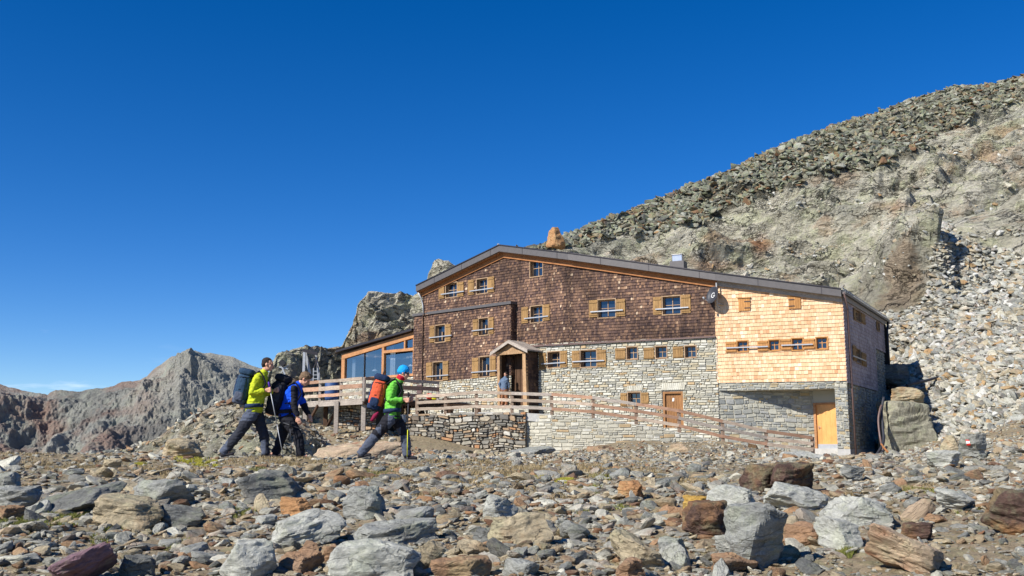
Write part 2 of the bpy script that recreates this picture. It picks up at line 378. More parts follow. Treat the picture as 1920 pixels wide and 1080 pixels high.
PR = {0: [hull_proto(100+i) for i in range(24)],
      1: [rock(1, 200+i, rough=0, p=60, npl=7)[:2] for i in range(24)],
      2: [rock(2, 300+i, rough=.03, npl=8, p=60)[:2] for i in range(24)],
      3: [rock(3, 400+i, rough=.04, npl=8, p=60, strat=.05)[:2] for i in range(20)]}
def scatter(name, pos, size, dims, lod, mat, lean=None, tilt=.25, lift=.1, smooth=False):
    """many stones as one mesh. pos (n,3), size (n,), dims (n,3), lean = (n,3) surface normal"""
    n = len(pos); pi = RNG.integers(0, len(PR[lod]), n); az = RNG.uniform(0, 2*np.pi, n)
    tx = RNG.normal(0, tilt, n); ty = RNG.normal(0, tilt, n); Vs = []; Fs = []; lcs = []; rs = []; b = 0
    cz, sz = np.cos(az), np.sin(az); cx, sx = np.cos(tx), np.sin(tx); cy, sy = np.cos(ty), np.sin(ty); Z = np.zeros(n); O = np.ones(n)
    Rz = np.stack([cz, -sz, Z, sz, cz, Z, Z, Z, O], 1).reshape(n, 3, 3)
    Rx = np.stack([O, Z, Z, Z, cx, -sx, Z, sx, cx], 1).reshape(n, 3, 3)
    Ry = np.stack([cy, Z, sy, Z, O, Z, -sy, Z, cy], 1).reshape(n, 3, 3)
    R = Rx@Ry@Rz
    if lean is not None:
        z = lean/np.linalg.norm(lean, axis=1)[:, None]; x = np.cross(np.broadcast_to([0., 1., 0.], z.shape), z); x /= np.linalg.norm(x, axis=1)[:, None]; y = np.cross(z, x)
        R = np.stack([x, y, z], 2)@R
    for q, (V, F) in enumerate(PR[lod]):
        m = np.where(pi == q)[0]
        if not len(m): continue
        L = V[None]*(dims[m]*size[m, None])[:, None, :]
        W = np.einsum('nij,nvj->nvi', R[m], L)+pos[m][:, None, :]+np.array([0, 0, 1.])*(size[m]*lift)[:, None, None]
        nv = len(V); Vs.append(W.reshape(-1, 3)); lcs.append((L+RNG.uniform(0, 60, (len(m), 1, 3))).reshape(-1, 3))
        rs.append(np.repeat(RNG.uniform(0, 1, len(m)), nv)); Fs.append((F[None]+(b+np.arange(len(m))*nv)[:, None, None]).reshape(-1, 3)); b += nv*len(m)
    me = np_mesh(name, np.vstack(Vs), np.vstack(Fs), {'lc': np.vstack(lcs), 'rnd': np.concatenate(rs)}, mat, smooth)
    return link(name, me)
# ---------------------------------------------------------------- ground
CX = np.array([-900, -300, 0, 200, 400, 600, 770, 1000, 1200, 1350, 1450, 1550, 1650, 1800, 1920, 2300, 2900.])
TX = (CX-960)/1901.
ROWY = np.array([0., 3., 5, 6.5, 10, 14, 18, 24, 32, 40, 44, 50, 60.])
ROWZ = np.array([
 [-1.7]*17, [-1.25]*17, [-.98]*17,
 [-.84]*17,
 [-.56, -.56, -.57, -.58, -.60, -.60, -.60, -.60, -.60, -.58, -.56, -.54, -.53, -.5, -.45, -.3, -.1],
 [-.26, -.30, -.33, -.36, -.38, -.40, -.40, -.40, -.40, -.38, -.35, -.33, -.3, -.25, -.2, 0, .2],
 [-.02, -.06, -.10, -.13, -.17, -.2, -.22, -.26, -.28, -.28, -.26, -.24, -.2, -.12, 0, .3, .6],
 [-1.5, -.6, -.2, -.2, -.3, -.3, -.28, -.28, -.3, -.3, -.3, -.28, -.22, -.05, .1, .6, 1.],
 [-6, -4, -3, -2.2, -.9, -.8, -.5, -.28, -.2, -.15, -.25, -.32, -.25, 0, .3, 1.2, 2],
 [-10, -9, -8, -6, -2.5, -.6, -.35, -.28, .0, .1, -.1, -.36, -.35, .3, 1.0, 2.5, 4],
 [-12, -11, -10, -7, -2.5, 0, 0, -.35, .3, .25, -.1, -.4, -.45, .2, 1.2, 2.5, 4],
 [-15, -14, -13, -9, -3, 1.2, 1., -.4, -.4, -.4, -.4, -.4, -.4, 1.2, 2.2, 4, 5],
 [-19, -18, -17, -14, -6, 1.3, 1., -.4, -.4, -.4, -.4, -.4, -.4, 1, 1, 1, 1]])
def ground_z(X, Y, noise=True):
    X = np.asarray(X, float); Y = np.asarray(Y, float)
    t = X/np.maximum(Y, .8)
    ti = np.clip(np.searchsorted(TX, t)-1, 0, len(TX)-2); yi = np.clip(np.searchsorted(ROWY, Y)-1, 0, len(ROWY)-2)
    a = np.clip((t-TX[ti])/(TX[ti+1]-TX[ti]), 0, 1); a = a*a*(3-2*a)
    b = np.clip((Y-ROWY[yi])/(ROWY[yi+1]-ROWY[yi]), 0, 1)
    z = (ROWZ[yi, ti]*(1-a)+ROWZ[yi, ti+1]*a)*(1-b)+(ROWZ[yi+1, ti]*(1-a)+ROWZ[yi+1, ti+1]*a)*b
    if noise:
        P = np.stack([X, Y, np.zeros_like(X)], -1).reshape(-1, 3)
        n = fbm(P*.7, 3, 5)*.06*np.minimum(1, Y.ravel()/8)+fbm(P*4., 3, 6)*.018
        z = z+n.reshape(z.shape)
    return z
def ghit(px, py, lo=3., hi=46.):
    """the ground point seen at an image point"""
    r = ray(px, py); Ys = np.linspace(lo, hi, 900); X = r.x/r.y*Ys; Z = r.z/r.y*Ys; g = ground_z(X, Ys, False)
    k = np.where(Z < g)[0]; Y = Ys[k[0]] if len(k) else hi
    return Y
def polar_grid(t0, t1, nt, ys):
    t = np.linspace(t0, t1, nt); T, Yg = np.meshgrid(t, ys)
    ny = len(ys); idx = np.arange(nt*ny).reshape(ny, nt)
    F = np.stack([idx[:-1, :-1], idx[:-1, 1:], idx[1:, 1:], idx[1:, :-1]], -1).reshape(-1, 4)
    return T, Yg, F
# ---------------------------------------------------------------- terrain meshes
ys = np.exp(np.linspace(math.log(1.2), math.log(60), 420))
T, Yg, F = polar_grid(-.8, .8, 760, ys)
X = T*Yg; Z = ground_z(X, Yg)
V = np.stack([X, Yg, Z], -1).reshape(-1, 3)
Z2 = V[:, 2] + fbm(V*np.array([9., 9., 0]), 3, 9)*.012
V[:, 2] = Z2
ground = link('ground', np_mesh('ground', V, F, {'lc': V, 'rnd': np.zeros(len(V))}, M['ground'])); tag(ground, kind='structure')
# outer apron reaching the horizon, well below the visible ground
mb = MB(); mb.box((0, 0, -60), (24000, 24000, 2)); o = mb.build('terrain', M['far']); tag(o, kind='structure')

HX = np.array([420, 480, 560, 640, 700, 770, 900, 1010, 1200, 1400, 1600, 1650, 1700, 1800, 1920, 2300, 2800.])
HY0 = np.array([50, 52, 56, 63, 64.5, 66, 62, 62, 60, 56, 54, 50, 46, 43.5, 42.5, 41, 38.])
HZ0 = np.array([-7, -4, 1.2, 1.2, 1.2, 1.5, 2, 2, 1.5, 1, .5, .2, -.7, -.3, .4, 3, 5.])
HYC = np.array([60, 63, 68, 73, 74, 76, 74, 86, 95, 104, 112, 114, 116, 118, 120, 125, 130.])
CRX = np.array([420, 480, 500, 520, 545, 575, 600, 640, 655, 664, 672, 690, 740, 775, 790, 800, 815, 840, 862, 936, 1010, 1060, 1100, 1200, 1300, 1400, 1480, 1560, 1640, 1720, 1800, 1860, 1890, 1920, 2100, 2300, 2800.])
CRY = np.array([800, 735, 700, 668, 656, 650, 646, 644, 622, 600, 570, 549, 549, 557, 545, 530, 503, 494, 505, 488, 463, 440, 424, 382, 343, 303, 268, 238, 212, 184, 166, 158, 148, 141, 110, 90, 60.])
def hill_point(t, s, disp=True):
    px = 960+1901*t
    y0 = np.interp(px, HX, HY0); z0 = np.interp(px, HX, HZ0); yc = np.interp(px, HX, HYC); cy = np.interp(px, CRX, CRY)
    # elevation of the crest pixel: the ray through (x,cy); x differs slightly from px above the horizon
    e = (FPX*SP+(540-cy)*CP)/(FPX*CP-(540-cy)*SP); zc = e*yc
    # correct t so that the column passes through pixel px at the crest
    Y = y0+s*(yc-y0)
    pr = np.where(s < 1, s-.06*np.sin(np.clip(s, 0, 1)*math.pi), 1+.35*(s-1)-3.2*(s-1)**2)
    Z = z0+pr*(zc-z0)
    tt = (px-960)/(FPX*CP-(540-cy)*SP)*np.clip(s, 0, 1)**1*1.0+t*(1-np.clip(s, 0, 1)); X = tt*Y
    P = np.stack([X, Y, Z], -1).reshape(-1, 3)
    if disp:
        pxx, pyy = project(P); dk, lt, wedge, og, left = hill_masks(P, pxx, pyy)
        ss = np.clip(s.ravel(), 0, 1); edge = np.minimum(1, (1-ss)*6+.25)
        q = P*np.array([1., 1., 1.6])
        base_ = facets(q*.07, 3, 1.5)*3.2+facets(q*.17, 4, 1.5)*1.; rockd = facets(q*.17, 4, 1.5)*1.8+facets(q*.42, 18, 1.5)*1.5+facets(q*1., 17, 1.5)*.6+facets(q*2.1, 19, 1.5)*.25
        lf = facets(q*.22, 13, 1.5)*1.7+facets(q*.5+9, 14, 1.5)*1.+facets(q*1.2, 15, 1.5)*.85+facets(q*np.array([2.4, 2.4, 4.]), 16, 1.5)*.4
        sc = fbm(P*.22, 3, 8)*.5+fbm(P*1.4, 3, 9)*.12
        m = np.clip(dk+hill_masks(P, pxx, pyy, 22.)[1], 0, 1)
        d = base_*np.clip(edge, .3, 1)+rockd*(1-m)+sc*m*edge
        d = d*(1-left)+lf*left*np.maximum(edge, .55)
        d += wedge*5.
        N = np.array([0, -.62, .78])
        P = P+N*d[:, None]*(np.clip(ss*8, .2, 1)*np.where(ss >= 1, .5, 1))[:, None]
    return P
def hill_masks(P, px, py, soft=6.):
    n = fbm(P*.12, 4, 21); n2 = fbm(P*.5, 3, 22)
    bd = np.interp(px, [1000, 1060, 1100, 1200, 1300, 1400, 1500, 1600, 1700, 1760, 1800, 1920, 2300], [480, 470, 465, 438, 412, 384, 345, 318, 300, 268, 240, 195, 140])
    dk = np.clip((bd-py+n*38+n2*12)/6, 0, 1)*(px > 985)
    tp = np.interp(px, [1540, 1580, 1640, 1690, 1735, 1752, 1775, 1800, 1860, 1920, 2300], [572, 560, 588, 580, 555, 440, 428, 440, 462, 476, 520])
    lt = np.clip((py-tp+n*26+n2*10+(soft-6)*.5)/soft, 0, 1)*(px > 1560+n*30)*(1-dk)
    # extra tongues of rock inside the light bed
    lt = lt*(1-np.clip(((n2+fbm(P*.1, 2, 44))-.55)*6, 0, 1)*(py < 700))
    # dark triangular slab
    ax = (px-1682)/105.; ay = (py-405)/165.
    wd = np.clip(ay-np.abs(ax)*.9, 0, .5)*np.clip((1.15-ay)*4, 0, 1)*(ay > 0)
    og = np.clip(1-((px-1425)/26.)**2-((py-462)/34.)**2+n2*.8, 0, 1)*.8+np.clip(1-((px-1350)/60.)**2-((py-498)/14.)**2+n2*.8, 0, 1)*.5+np.clip(1-((px-1690)/80.)**2-((py-385)/10.)**2+n2, 0, 1)*.35
    left = np.clip((985-px)/30., 0, 1)
    og = og+left*np.clip(fbm(P*np.array([.3, .3, .9]), 4, 55)*2.6-.1, 0, 1)*.5
    return dk, lt, wd*(1-left), np.clip(og, 0, 1), left
s_ = np.concatenate([np.linspace(-.12, 1, 400), np.linspace(1.004, 1.45, 40)])
t_ = (np.concatenate([np.linspace(420, 1010, 380), np.linspace(1011, 1920, 620), np.linspace(1925, 2800, 150)])-960)/1901.
TT, SS = np.meshgrid(t_, s_); HP = hill_point(TT, SS)
pxx, pyy = project(HP); dk, lt, wd, og, left = hill_masks(HP, pxx, pyy)
nt, ny = len(t_), len(s_); idx = np.arange(nt*ny).reshape(ny, nt)
F = np.stack([idx[:-1, :-1], idx[:-1, 1:], idx[1:, 1:], idx[1:, :-1]], -1).reshape(-1, 4)
o = link('hillside', np_mesh('hillside', HP, F, {'lc': HP, 'dk': dk, 'lt': lt, 'og': og, 'vg': np.clip(wd*6, 0, 1)*.45}, M['hill'])); tag(o, kind='structure')

def relief(name, cr, ya, za, yb, dy, mat, nt, ny, dispf, back=1.35, extra=None):
    cx = np.array([c[0] for c in cr], float); cy = np.array([c[1] for c in cr], float)
    px = np.linspace(cx[0], cx[-1], nt); s = np.concatenate([np.linspace(0, 1, ny), np.linspace(1.01, back, max(6, ny//8))])
    PX, S = np.meshgrid(px, s); cyy = np.interp(PX, cx, cy)
    fw = FPX*CP-(540-cyy)*SP; e = (FPX*SP+(540-cyy)*CP)/fw; tt = (PX-960)/fw
    Y = ya+S*(yb-ya); za_ = np.interp(PX, cx, za) if hasattr(za, '__len__') else za
    Z = za_+np.where(S < 1, S, 1-.6*(S-1))*(e*yb-za_); P = np.stack([tt*Y, Y, Z], -1).reshape(-1, 3)
    d = dispf(P)*dy*np.clip((1-S.ravel())*9, .24, 1)*np.clip(S.ravel()*6, .3, 1)
    P = P+np.array([0, -.6, .8])*d[:, None]
    n2 = len(s); idx = np.arange(nt*n2).reshape(n2, nt)
    F = np.stack([idx[:-1, :-1], idx[:-1, 1:], idx[1:, 1:], idx[1:, :-1]], -1).reshape(-1, 4)
    at_ = {'lc': P, 'rnd': np.zeros(len(P))}
    if extra: at_.update(extra(P))
    return tag(link(name, np_mesh(name, P, F, at_, mat)), kind='structure'), P
def far_disp(P):
    q = P*np.array([1., .5, .6]); q[:, 0] += P[:, 2]*.55; rg_ = lambda v: 1-np.abs(v)*2
    a = rg_(lin3(q*np.array([.014, .006, .008]), 31)); b = rg_(lin3(q*np.array([.035, .018, .02]), 32))
    return a*.7+b*.3+lin3(q*.03, 36)*.8+lin3(q*.075, 33)*.42+lin3(q*.17, 34)*.2+lin3(q*.4, 35)*.09+lin3(q*.9, 37)*.05
FC = [(-300, 735), (-100, 705), (0, 724), (18, 731), (40, 737), (75, 738), (90, 745), (105, 734), (150, 736), (180, 728), (215, 722), (228, 716), (262, 713), (275, 706), (288, 692), (305, 680), (322, 668), (345, 661), (358, 665), (366, 662), (385, 670), (410, 672), (440, 676), (455, 682), (480, 692), (520, 705), (560, 722), (640, 750), (760, 800)]
relief('mountain', FC, 560, -130, 900, 18, M['far'], 1250, 420, far_disp,
       extra=lambda P: {'rd': np.clip((-P[:, 0]/P[:, 1]-.33)*9+fbm(P*.02, 3, 61)*.8, 0, 1)*.7+.05})
KC = [(130, 868), (200, 848), (250, 838), (300, 818), (335, 790), (360, 779), (385, 768), (410, 753), (440, 751), (480, 748), (520, 760), (560, 778), (590, 800), (620, 846), (680, 872)]
_, KP = relief('rocky_knoll', KC, 27, -2.6, 40, 1., M['hill'], 330, 120, lambda P: facets(P*np.array([.4, .4, .6]), 41, 1.5)*.9+facets(P*np.array([1., 1., 1.8]), 42, 1.5)*.5+facets(P*2.6, 43, 1.5)*.22+fbm(P*4, 2, 43)*.05)

# ---------------------------------------------------------------- boulders
BOX = []
def boulder(px0, py0, px1, py1, mat, label, rot=0., depth=.8, Y=None, sub=5, seed=None, flat=0, p=38, npl=10, taper=0., az=None, sink=.12, cat='boulder', name='boulder', strat=.03, cube=False):
    cx = (px0+px1)/2; seed = seed or int(px0*7+py0*13)
    if Y is None: Y = ghit(cx, min(py1-1, 1150))
    w = (px1-px0)/1901*Y; h = (py1-py0)/1901*Y*(1+sink); d = w*depth
    if rot:
        c, s = abs(math.cos(rad(rot))), abs(math.sin(rad(rot))); w2, h2 = w, h
        w = max((w2*c-h2*s)/max(c*c-s*s, .3), w2*.7); h = max((h2*c-w2*s)/max(c*c-s*s, .3), h2*.45)
    P, F, off = rock(sub, seed, (1, 1, 1), (p if p < 20 else 80), min(npl, 9), .03, 1.7, strat, cube)
    if taper: P[:, :2] *= (1-taper*np.clip(P[:, 2:3]+.3, 0, 1))
    if az is None: az = random.Random(seed).uniform(-.5, .5)
    R0 = rot_mat(0, 0, 0 if cube else random.Random(seed).uniform(0, 6.28)); P = P@R0.T
    P -= (P.max(0)+P.min(0))/2; P = P/(P.max(0)-P.min(0))*np.array([w, d, h])
    lc = P+off
    R = rot_mat(rad(6), -rad(rot), az*.4); P = P@R.T
    # fine relief
    L = max(w, h); n = P/(np.linalg.norm(P, axis=1)[:, None]+1e-9)
    P = P+n*((fbm(lc*np.array([1.2, 1.2, 4])/L*3., 4, 5)*.012+facets(lc*np.array([1, 1, 1.8])/L*2.6, 6, 1.5)*.07+facets(lc*np.array([1, 1, 2.6])/L*7, 7, 1.5)*.035+facets(lc*np.array([1, 1, 2.])/L*18, 8, 1.5)*.012)*L)[:, None]
    c = at(cx, (py0+py1)/2+(py1-py0)*sink/2, Y+d*.35)
    me = np_mesh(name, P, F, {'lc': lc, 'rnd': np.zeros(len(P))}, M[mat])
    o = link(name, me); o.location = c; tag(o, label, cat, 'boulders lying about the hut')
    BOX.append((px0, py0, px1, py1)); return o
B = boulder
B(85,1015,222,1100,'b_purple','purple red boulder with a sharp upright right edge at the bottom left corner',rot=22,seed=3,npl=8,p=34)
B(70,908,233,968,'b_dark','long dark grey slab sloping down to the left beside a patch of grass',rot=10)
B(-20,913,74,955,'b_grey','blue grey slab cut by the left picture edge, left of the long dark slab')
B(170,925,307,992,'b_tan','tan boulder stained with rust, just right of the long dark slab',rot=-6,p=18)
B(257,896,367,950,'b_grey','rough grey boulder behind the tan boulder with rust stains')
B(298,943,388,986,'b_dark','low blue grey rock leaning on the right end of the tan stained boulder',rot=-12)
B(447,880,582,940,'b_dark','dark slate boulder with a flat face and pointed top below the hikers',rot=-6,npl=8,p=34)
B(505,948,647,1026,'b_pale','large pale grey slab rising to the right in the left half of the rubble',rot=14)
B(415,1016,516,1095,'b_pale','pale grey pyramid shaped boulder at the bottom edge, right of the purple boulder',npl=8,p=34)
B(518,1040,600,1082,'b_rust','flat rusty grey stone between the pale pyramid boulder and the picture bottom',cat='rock')
B(303,825,390,862,'b_tan','smooth cream coloured boulder beside yellow moss left of the hikers',Y=22,p=16)
B(170,842,250,870,'b_dark','dark hollow boulder on the skyline left of the cream boulder',Y=22,rot=-8)
B(193,861,230,884,'b_tan','small tan rock in front of the dark skyline boulder',cat='rock')
B(-8,888,38,932,'b_grey','rounded grey boulder at the left picture edge, below the skyline')
B(-10,949,48,982,'b_rust','orange brown rock at the left edge under the blue grey slab',cat='rock')
B(525,934,586,972,'b_orange','orange tan stone right behind the large pale slab',cat='rock')
B(557,1015,602,1046,'b_rust','small rust brown block in front of the large pale slab',cat='rock')
B(597,1022,642,1062,'b_rust','rust red block right of the small brown block',cat='rock')
B(377,974,422,1002,'b_rust','dark rust red stone left of the large pale slab',cat='rock',rot=-25)
B(222,1043,292,1085,'b_dark','dark rock in the shade right of the purple boulder')
B(640,912,724,978,'b_grey','grey boulder with tan flank in front of the leading hiker',p=18)
B(665,973,832,1030,'b_grey','long flat grey slab with a blunt right end in the middle foreground',rot=3,npl=8,p=30)
B(618,1020,790,1100,'b_pale','broad pale grey boulder cut by the bottom edge below the flat grey slab',p=18)
B(722,948,812,984,'b_grey','ridge shaped grey rock behind the long flat slab',rot=12)
B(902,932,974,978,'b_pale','rounded pale grey boulder standing above the tan block in the centre')
B(913,964,1036,1030,'b_tan','large tan and rust block with a straight right side in the centre foreground',npl=8,p=34)
B(853,1006,932,1050,'b_tan','banded tan slab lying left of the large tan block',rot=-20,cat='rock')
B(888,994,944,1025,'b_dark','small dark grey rock tucked against the large tan block',cat='rock')
B(772,1010,832,1075,'b_tan','tilted wedge of tan grey rock right of the broad pale boulder',rot=-38)
B(812,1046,922,1095,'b_rust','wide rust coloured rock at the bottom edge, right of the tilted wedge')
B(943,1053,1012,1095,'b_grey','grey domed rock at the bottom edge in the centre')
B(1130,992,1250,1070,'b_tan','big foliated tan slab dipping right in the right centre foreground',rot=-24)
B(1148,1048,1208,1095,'b_rust','rust brown rock at the bottom edge under the foliated tan slab')
B(1158,903,1207,940,'b_orange','upright tan rock with an orange cap below the retaining wall',cat='rock')
B(1233,1010,1290,1052,'b_grey','grey wedge between the foliated slab and the yellow capped boulder')
B(930,837,1042,862,'b_grey','long flat slab lying at the foot of the pale retaining wall',Y=38,rot=6)
B(1040,845,1069,868,'b_streak','whitish tan rock right of the flat slab at the wall foot',Y=36,cat='rock')
B(883,845,920,863,'b_tan','small tan rock left of the flat slab at the wall foot',Y=37,cat='rock')
B(1387,872,1452,922,'b_brown','dark brown rounded boulder, left lobe of the brown pair',p=14,depth=1)
B(1438,868,1527,924,'b_brown','dark brown boulder streaked with cream, right lobe of the brown pair',p=14,depth=1)
B(1318,906,1432,992,'b_pale','large light grey slab under the brown pair of boulders',rot=-8)
B(1362,948,1476,1062,'b_grey','big cracked grey boulder right of the yellow capped one',npl=9,p=30)
B(1278,940,1374,1008,'b_brown','dark banded boulder capped by a yellow rock',p=16)
B(1283,930,1330,968,'b_yellow','bright yellow ochre rock lying on the dark banded boulder',Y=9.6,p=14,cat='rock')
B(1428,903,1554,960,'b_pale','broad grey slab with a tan hollow right of the light grey slab',rot=-10)
B(1540,918,1660,985,'b_pale','low weathered grey slab sinking into gravel on the right',sink=.5,rot=-10)
B(1520,968,1620,1034,'b_pale','smooth pale slab left of the big streaked slab',rot=-12)
B(1465,984,1542,1020,'b_rust','reddish flat stone between the cracked boulder and the pale slab',p=18)
B(1608,980,1776,1082,'b_streak','huge cream slab with red streaks in the right foreground',rot=-22,npl=8,p=30)
B(1688,980,1748,1014,'b_brown','brown rock behind the huge streaked slab',cat='rock')
B(1850,912,1990,1006,'b_brown','massive dark brown boulder at the right picture edge',p=16,rot=-10)
B(1742,913,1838,958,'b_pale','light grey ribbed rock left of the massive brown boulder',rot=-10)
B(1445,848,1582,893,'b_pale','wide flat outcrop slab in front of the pine door',Y=24,sink=.3,rot=-3)
B(1572,873,1617,900,'b_grey','small grey slab just below the corner of the hut',cat='rock')
B(1338,1002,1390,1046,'b_pale','oval light grey stone below the dark banded boulder',p=16,cat='rock')
B(1335,1038,1420,1068,'b_rust','rust stained flat stone below the oval light grey stone',rot=5,cat='rock')
B(1650,752,1744,846,'b_block','giant square block leaning near the shaded end wall of the hut',Y=46,p=34,depth=.9,az=0,sink=.2,cube=True)
B(1648,683,1708,722,'b_dark','boulder in deep shade behind the far corner of the hut',Y=54)
B(1800,812,1852,866,'b_grey','grey boulder carrying a red and white trail mark',npl=8,p=34,seed=5)
B(1762,815,1802,852,'b_tan','brown pyramid rock left of the boulder with the trail mark',npl=6,p=34,taper=.8)
B(1733,846,1796,878,'b_pale','light smooth boulder below the brown pyramid rock')
B(1663,728,1732,758,'b_tan','tan rock resting on top of the giant square block',Y=47,cat='rock')
B(1862,722,1940,762,'b_orange','orange tan slab in the scree at the right edge',Y=50)
B(1696,740,1726,776,'b_grey','grey upright stone in the scree right of the giant block',Y=49,cat='rock')
B(1806,770,1890,812,'b_tan','low tan outcrop in the scree above the trail marked boulder',Y=46,sink=.4)
B(1022,424,1060,462,'b_orange','orange pointed boulder on the ridge above the roof',Y=84,npl=6,p=34,sub=4,taper=.8,seed=14)
B(578,828,762,868,'b_streak','long low orange tan rock behind the leading hiker',Y=28,rot=4,sink=.3)
B(1243,832,1308,872,'b_streak','light cream outcrop below the ramp fence',Y=33,sink=.3)
B(1100,838,1160,858,'b_rust','reddish flat rock at the ramp foot',Y=38,cat='rock')
B(1755,592,1800,616,'b_tan','tan overhanging boulder high in the light scree',Y=62)
B(1812,307,1860,334,'b_dark','dark slab perched on the upper rock face',Y=98,sub=4,rot=12)
# --- medium stones, one object each
SM = [('b_grey', 'grey'), ('b_pale', 'pale grey'), ('b_tan', 'tan'), ('b_rust', 'rust brown'), ('b_dark', 'dark slate'), ('b_streak', 'cream')]
PM = {}
for q, (V, F) in enumerate(PR[3]):
    for mt, cn in SM: PM[q, mt] = np_mesh('stone', V, F, {'lc': V*.35+q*3.3, 'rnd': np.zeros(len(V))}, M[mt])
reg = [(0, 'at the far left of the rubble'), (390, 'in the rubble below the hikers'), (780, 'in the rubble left of the centre'), (1130, 'in the rubble right of the centre'), (1500, 'in the gravel at the right')]
rs = random.Random(5); nst = 0
while nst < 228:
    px = rs.uniform(2, 1930); py = 878+200*rs.random()**.8
    w = min(70, max(16, rs.lognormvariate(3.3, .38)))*(.6+.5*(py-870)/200)
    if any(a-4 < px < c+4 and b-2 < py < d+4 for a, b, c, d in BOX): continue
    Y = ghit(px, py); S = w/1901*Y; nst += 1
    mt, cn = rs.choices(SM, [30, 24, 20, 12, 10, 8])[0]
    o = link('stone', PM[rs.randrange(len(PR[3])), mt]); fl = rs.uniform(.4, .7)
    o.scale = (S, S*rs.uniform(.6, .9), S*fl); o.rotation_euler = (rs.gauss(0, .25), rs.gauss(0, .3), rs.uniform(0, 6.28))
    c = at(px, py, Y); o.location = (c.x, c.y+S*.2, float(ground_z([c.x], [c.y+S*.2])[0])+S*fl*.3)
    rg = [b for a, b in reg if px >= a][-1]
    near = 'close to the camera' if py > 1000 else ('further back' if py < 930 else 'half way up')
    tag(o, '%s angular stone %s, %s' % (cn, rg, near), 'stone', '%s stones %s, %s' % (cn, rg, near))
# --- the rest of the rubble
n = 42000
Yr = np.exp(RNG.uniform(math.log(3.3), math.log(20), n)); tr = RNG.uniform(-.62, .62, n)
pxs = np.clip(RNG.lognormal(2.2, .5, n), 4, 34); zone = np.where((Yr > 12.5) & (tr < .25), .62, 1.)*np.where(tr > .28, .72, 1.); S = np.clip(pxs*zone*Yr/1901*1.15, .012, .3)
soil = fbm(np.stack([tr*Yr*.5, Yr*.35, Yr*0], 1), 3, 70); keep = ((soil < .12) | (RNG.random(n) < .55)) & ~((Yr > 17.6) & (Yr < 19.6) & (tr < -.06) & (tr > -.3) & (S > .03))
Yr, tr, S = Yr[keep], tr[keep], S[keep]; Xr = tr*Yr; Zr = ground_z(Xr, Yr)
D = np.stack([np.ones(len(S)), RNG.uniform(.55, .95, len(S)), RNG.uniform(.22, .5, len(S))], 1)
big = S/Yr*1901 > 15
pos = np.stack([Xr, Yr, Zr], 1)
tag(scatter('rubble', pos[big], S[big], D[big], 2, M['stones']), kind='stuff')
tag(scatter('small_rubble', pos[~big], S[~big], D[~big], 1, M['stones']), kind='stuff')
n = 16000; Yr = RNG.uniform(18, 49, n); tr = RNG.uniform(-.3, .6, n); S = np.clip(RNG.lognormal(-2.3, .5, n)*np.where((Yr > 26) & (tr < .02), 1.9, 1.), .04, .6); Xr = tr*Yr
D = np.stack([np.ones(n), RNG.uniform(.6, .95, n), RNG.uniform(.3, .6, n)], 1)
ok = ~((Yr < 19.6) & (tr < -.06)) & ~((Yr > 43) & (tr < .345) & (tr > -.1)); tr = tr
tag(scatter('ridge_rubble', np.stack([Xr, Yr, ground_z(Xr, Yr)], 1)[ok], S[ok], D[ok], 0, M['stones']), kind='stuff')
n = 2900; Yr = np.exp(RNG.uniform(math.log(4.), math.log(15), n)); tr = RNG.uniform(-.6, .6, n); S = RNG.lognormal(3.25, .35, n); S = np.clip(S, 16, 58)*Yr/1901*np.where(tr > .28, .85, 1.)
D = np.stack([np.ones(n), RNG.uniform(.55, .9, n), RNG.uniform(.2, .42, n)], 1); Xr = tr*Yr
tag(scatter('slab_rubble', np.stack([Xr, Yr, ground_z(Xr, Yr)], 1), S, D, 3, M['stones'], tilt=.36, lift=.03), kind='stuff')
# stones caught on the knoll and below the deck
kp = RNG.integers(0, len(KP), 2600); kp = kp[KP[kp, 2] > -2.5]; P = KP[kp]; S = np.clip(RNG.lognormal(-1.5, .5, len(P)), .08, .7); D = np.stack([np.ones(len(P)), RNG.uniform(.6, .9, len(P)), RNG.uniform(.3, .5, len(P))], 1)
tag(scatter('knoll_stones', P, S, D, 0, M['stones'], tilt=.4), kind='stuff')
# --- scree
def scree(name, n, lo, hi, slo, shi, mask, med, sg, mat, seed, tilt=.3, smax=1.):
    rg = np.random.default_rng(seed); px = rg.uniform(lo, hi, n); s = rg.uniform(slo, shi, n)**.9
    P = hill_point((px-960)/1901., s)
    x, y = project(P); m = hill_masks(P, x, y); k = rg.random(n) < m[mask]
    P = P[k]; S = np.clip(rg.lognormal(math.log(med), sg, len(P)), med*.4, smax); D = np.stack([np.ones(len(P)), rg.uniform(.55, .9, len(P)), rg.uniform(.2, .42, len(P))], 1)
    tag(scatter(name, P, S, D, 0, M[mat], lean=np.tile([0, -.45, .85], (len(P), 1)), tilt=tilt), kind='stuff')
scree('light_scree', 60000, 1540, 2300, -.05, .62, 1, .4, .45, 'light_scree', 1)
scree('dark_scree', 52000, 990, 2200, .2, 1.0, 0, .62, .42, 'dark_scree', 2, .42, 1.7)
# loose stones sprinkled on the bare face
rg = np.random.default_rng(9); px = rg.uniform(1000, 2000, 7000); s = rg.uniform(.1, .8, 7000); P = hill_point((px-960)/1901., s); cl = fbm(P*np.array([.12, .12, .5]), 3, 77) > .08; P = P[cl]
S = np.clip(rg.lognormal(-1.3, .5, len(P)), .1, .9); D = np.stack([np.ones(len(P)), rg.uniform(.6, .9, len(P)), rg.uniform(.25, .5, len(P))], 1)
tag(scatter('loose_stones', P, S, D, 0, M['light_scree'], lean=np.tile([0, -.5, .85], (len(P), 1))), kind='stuff')
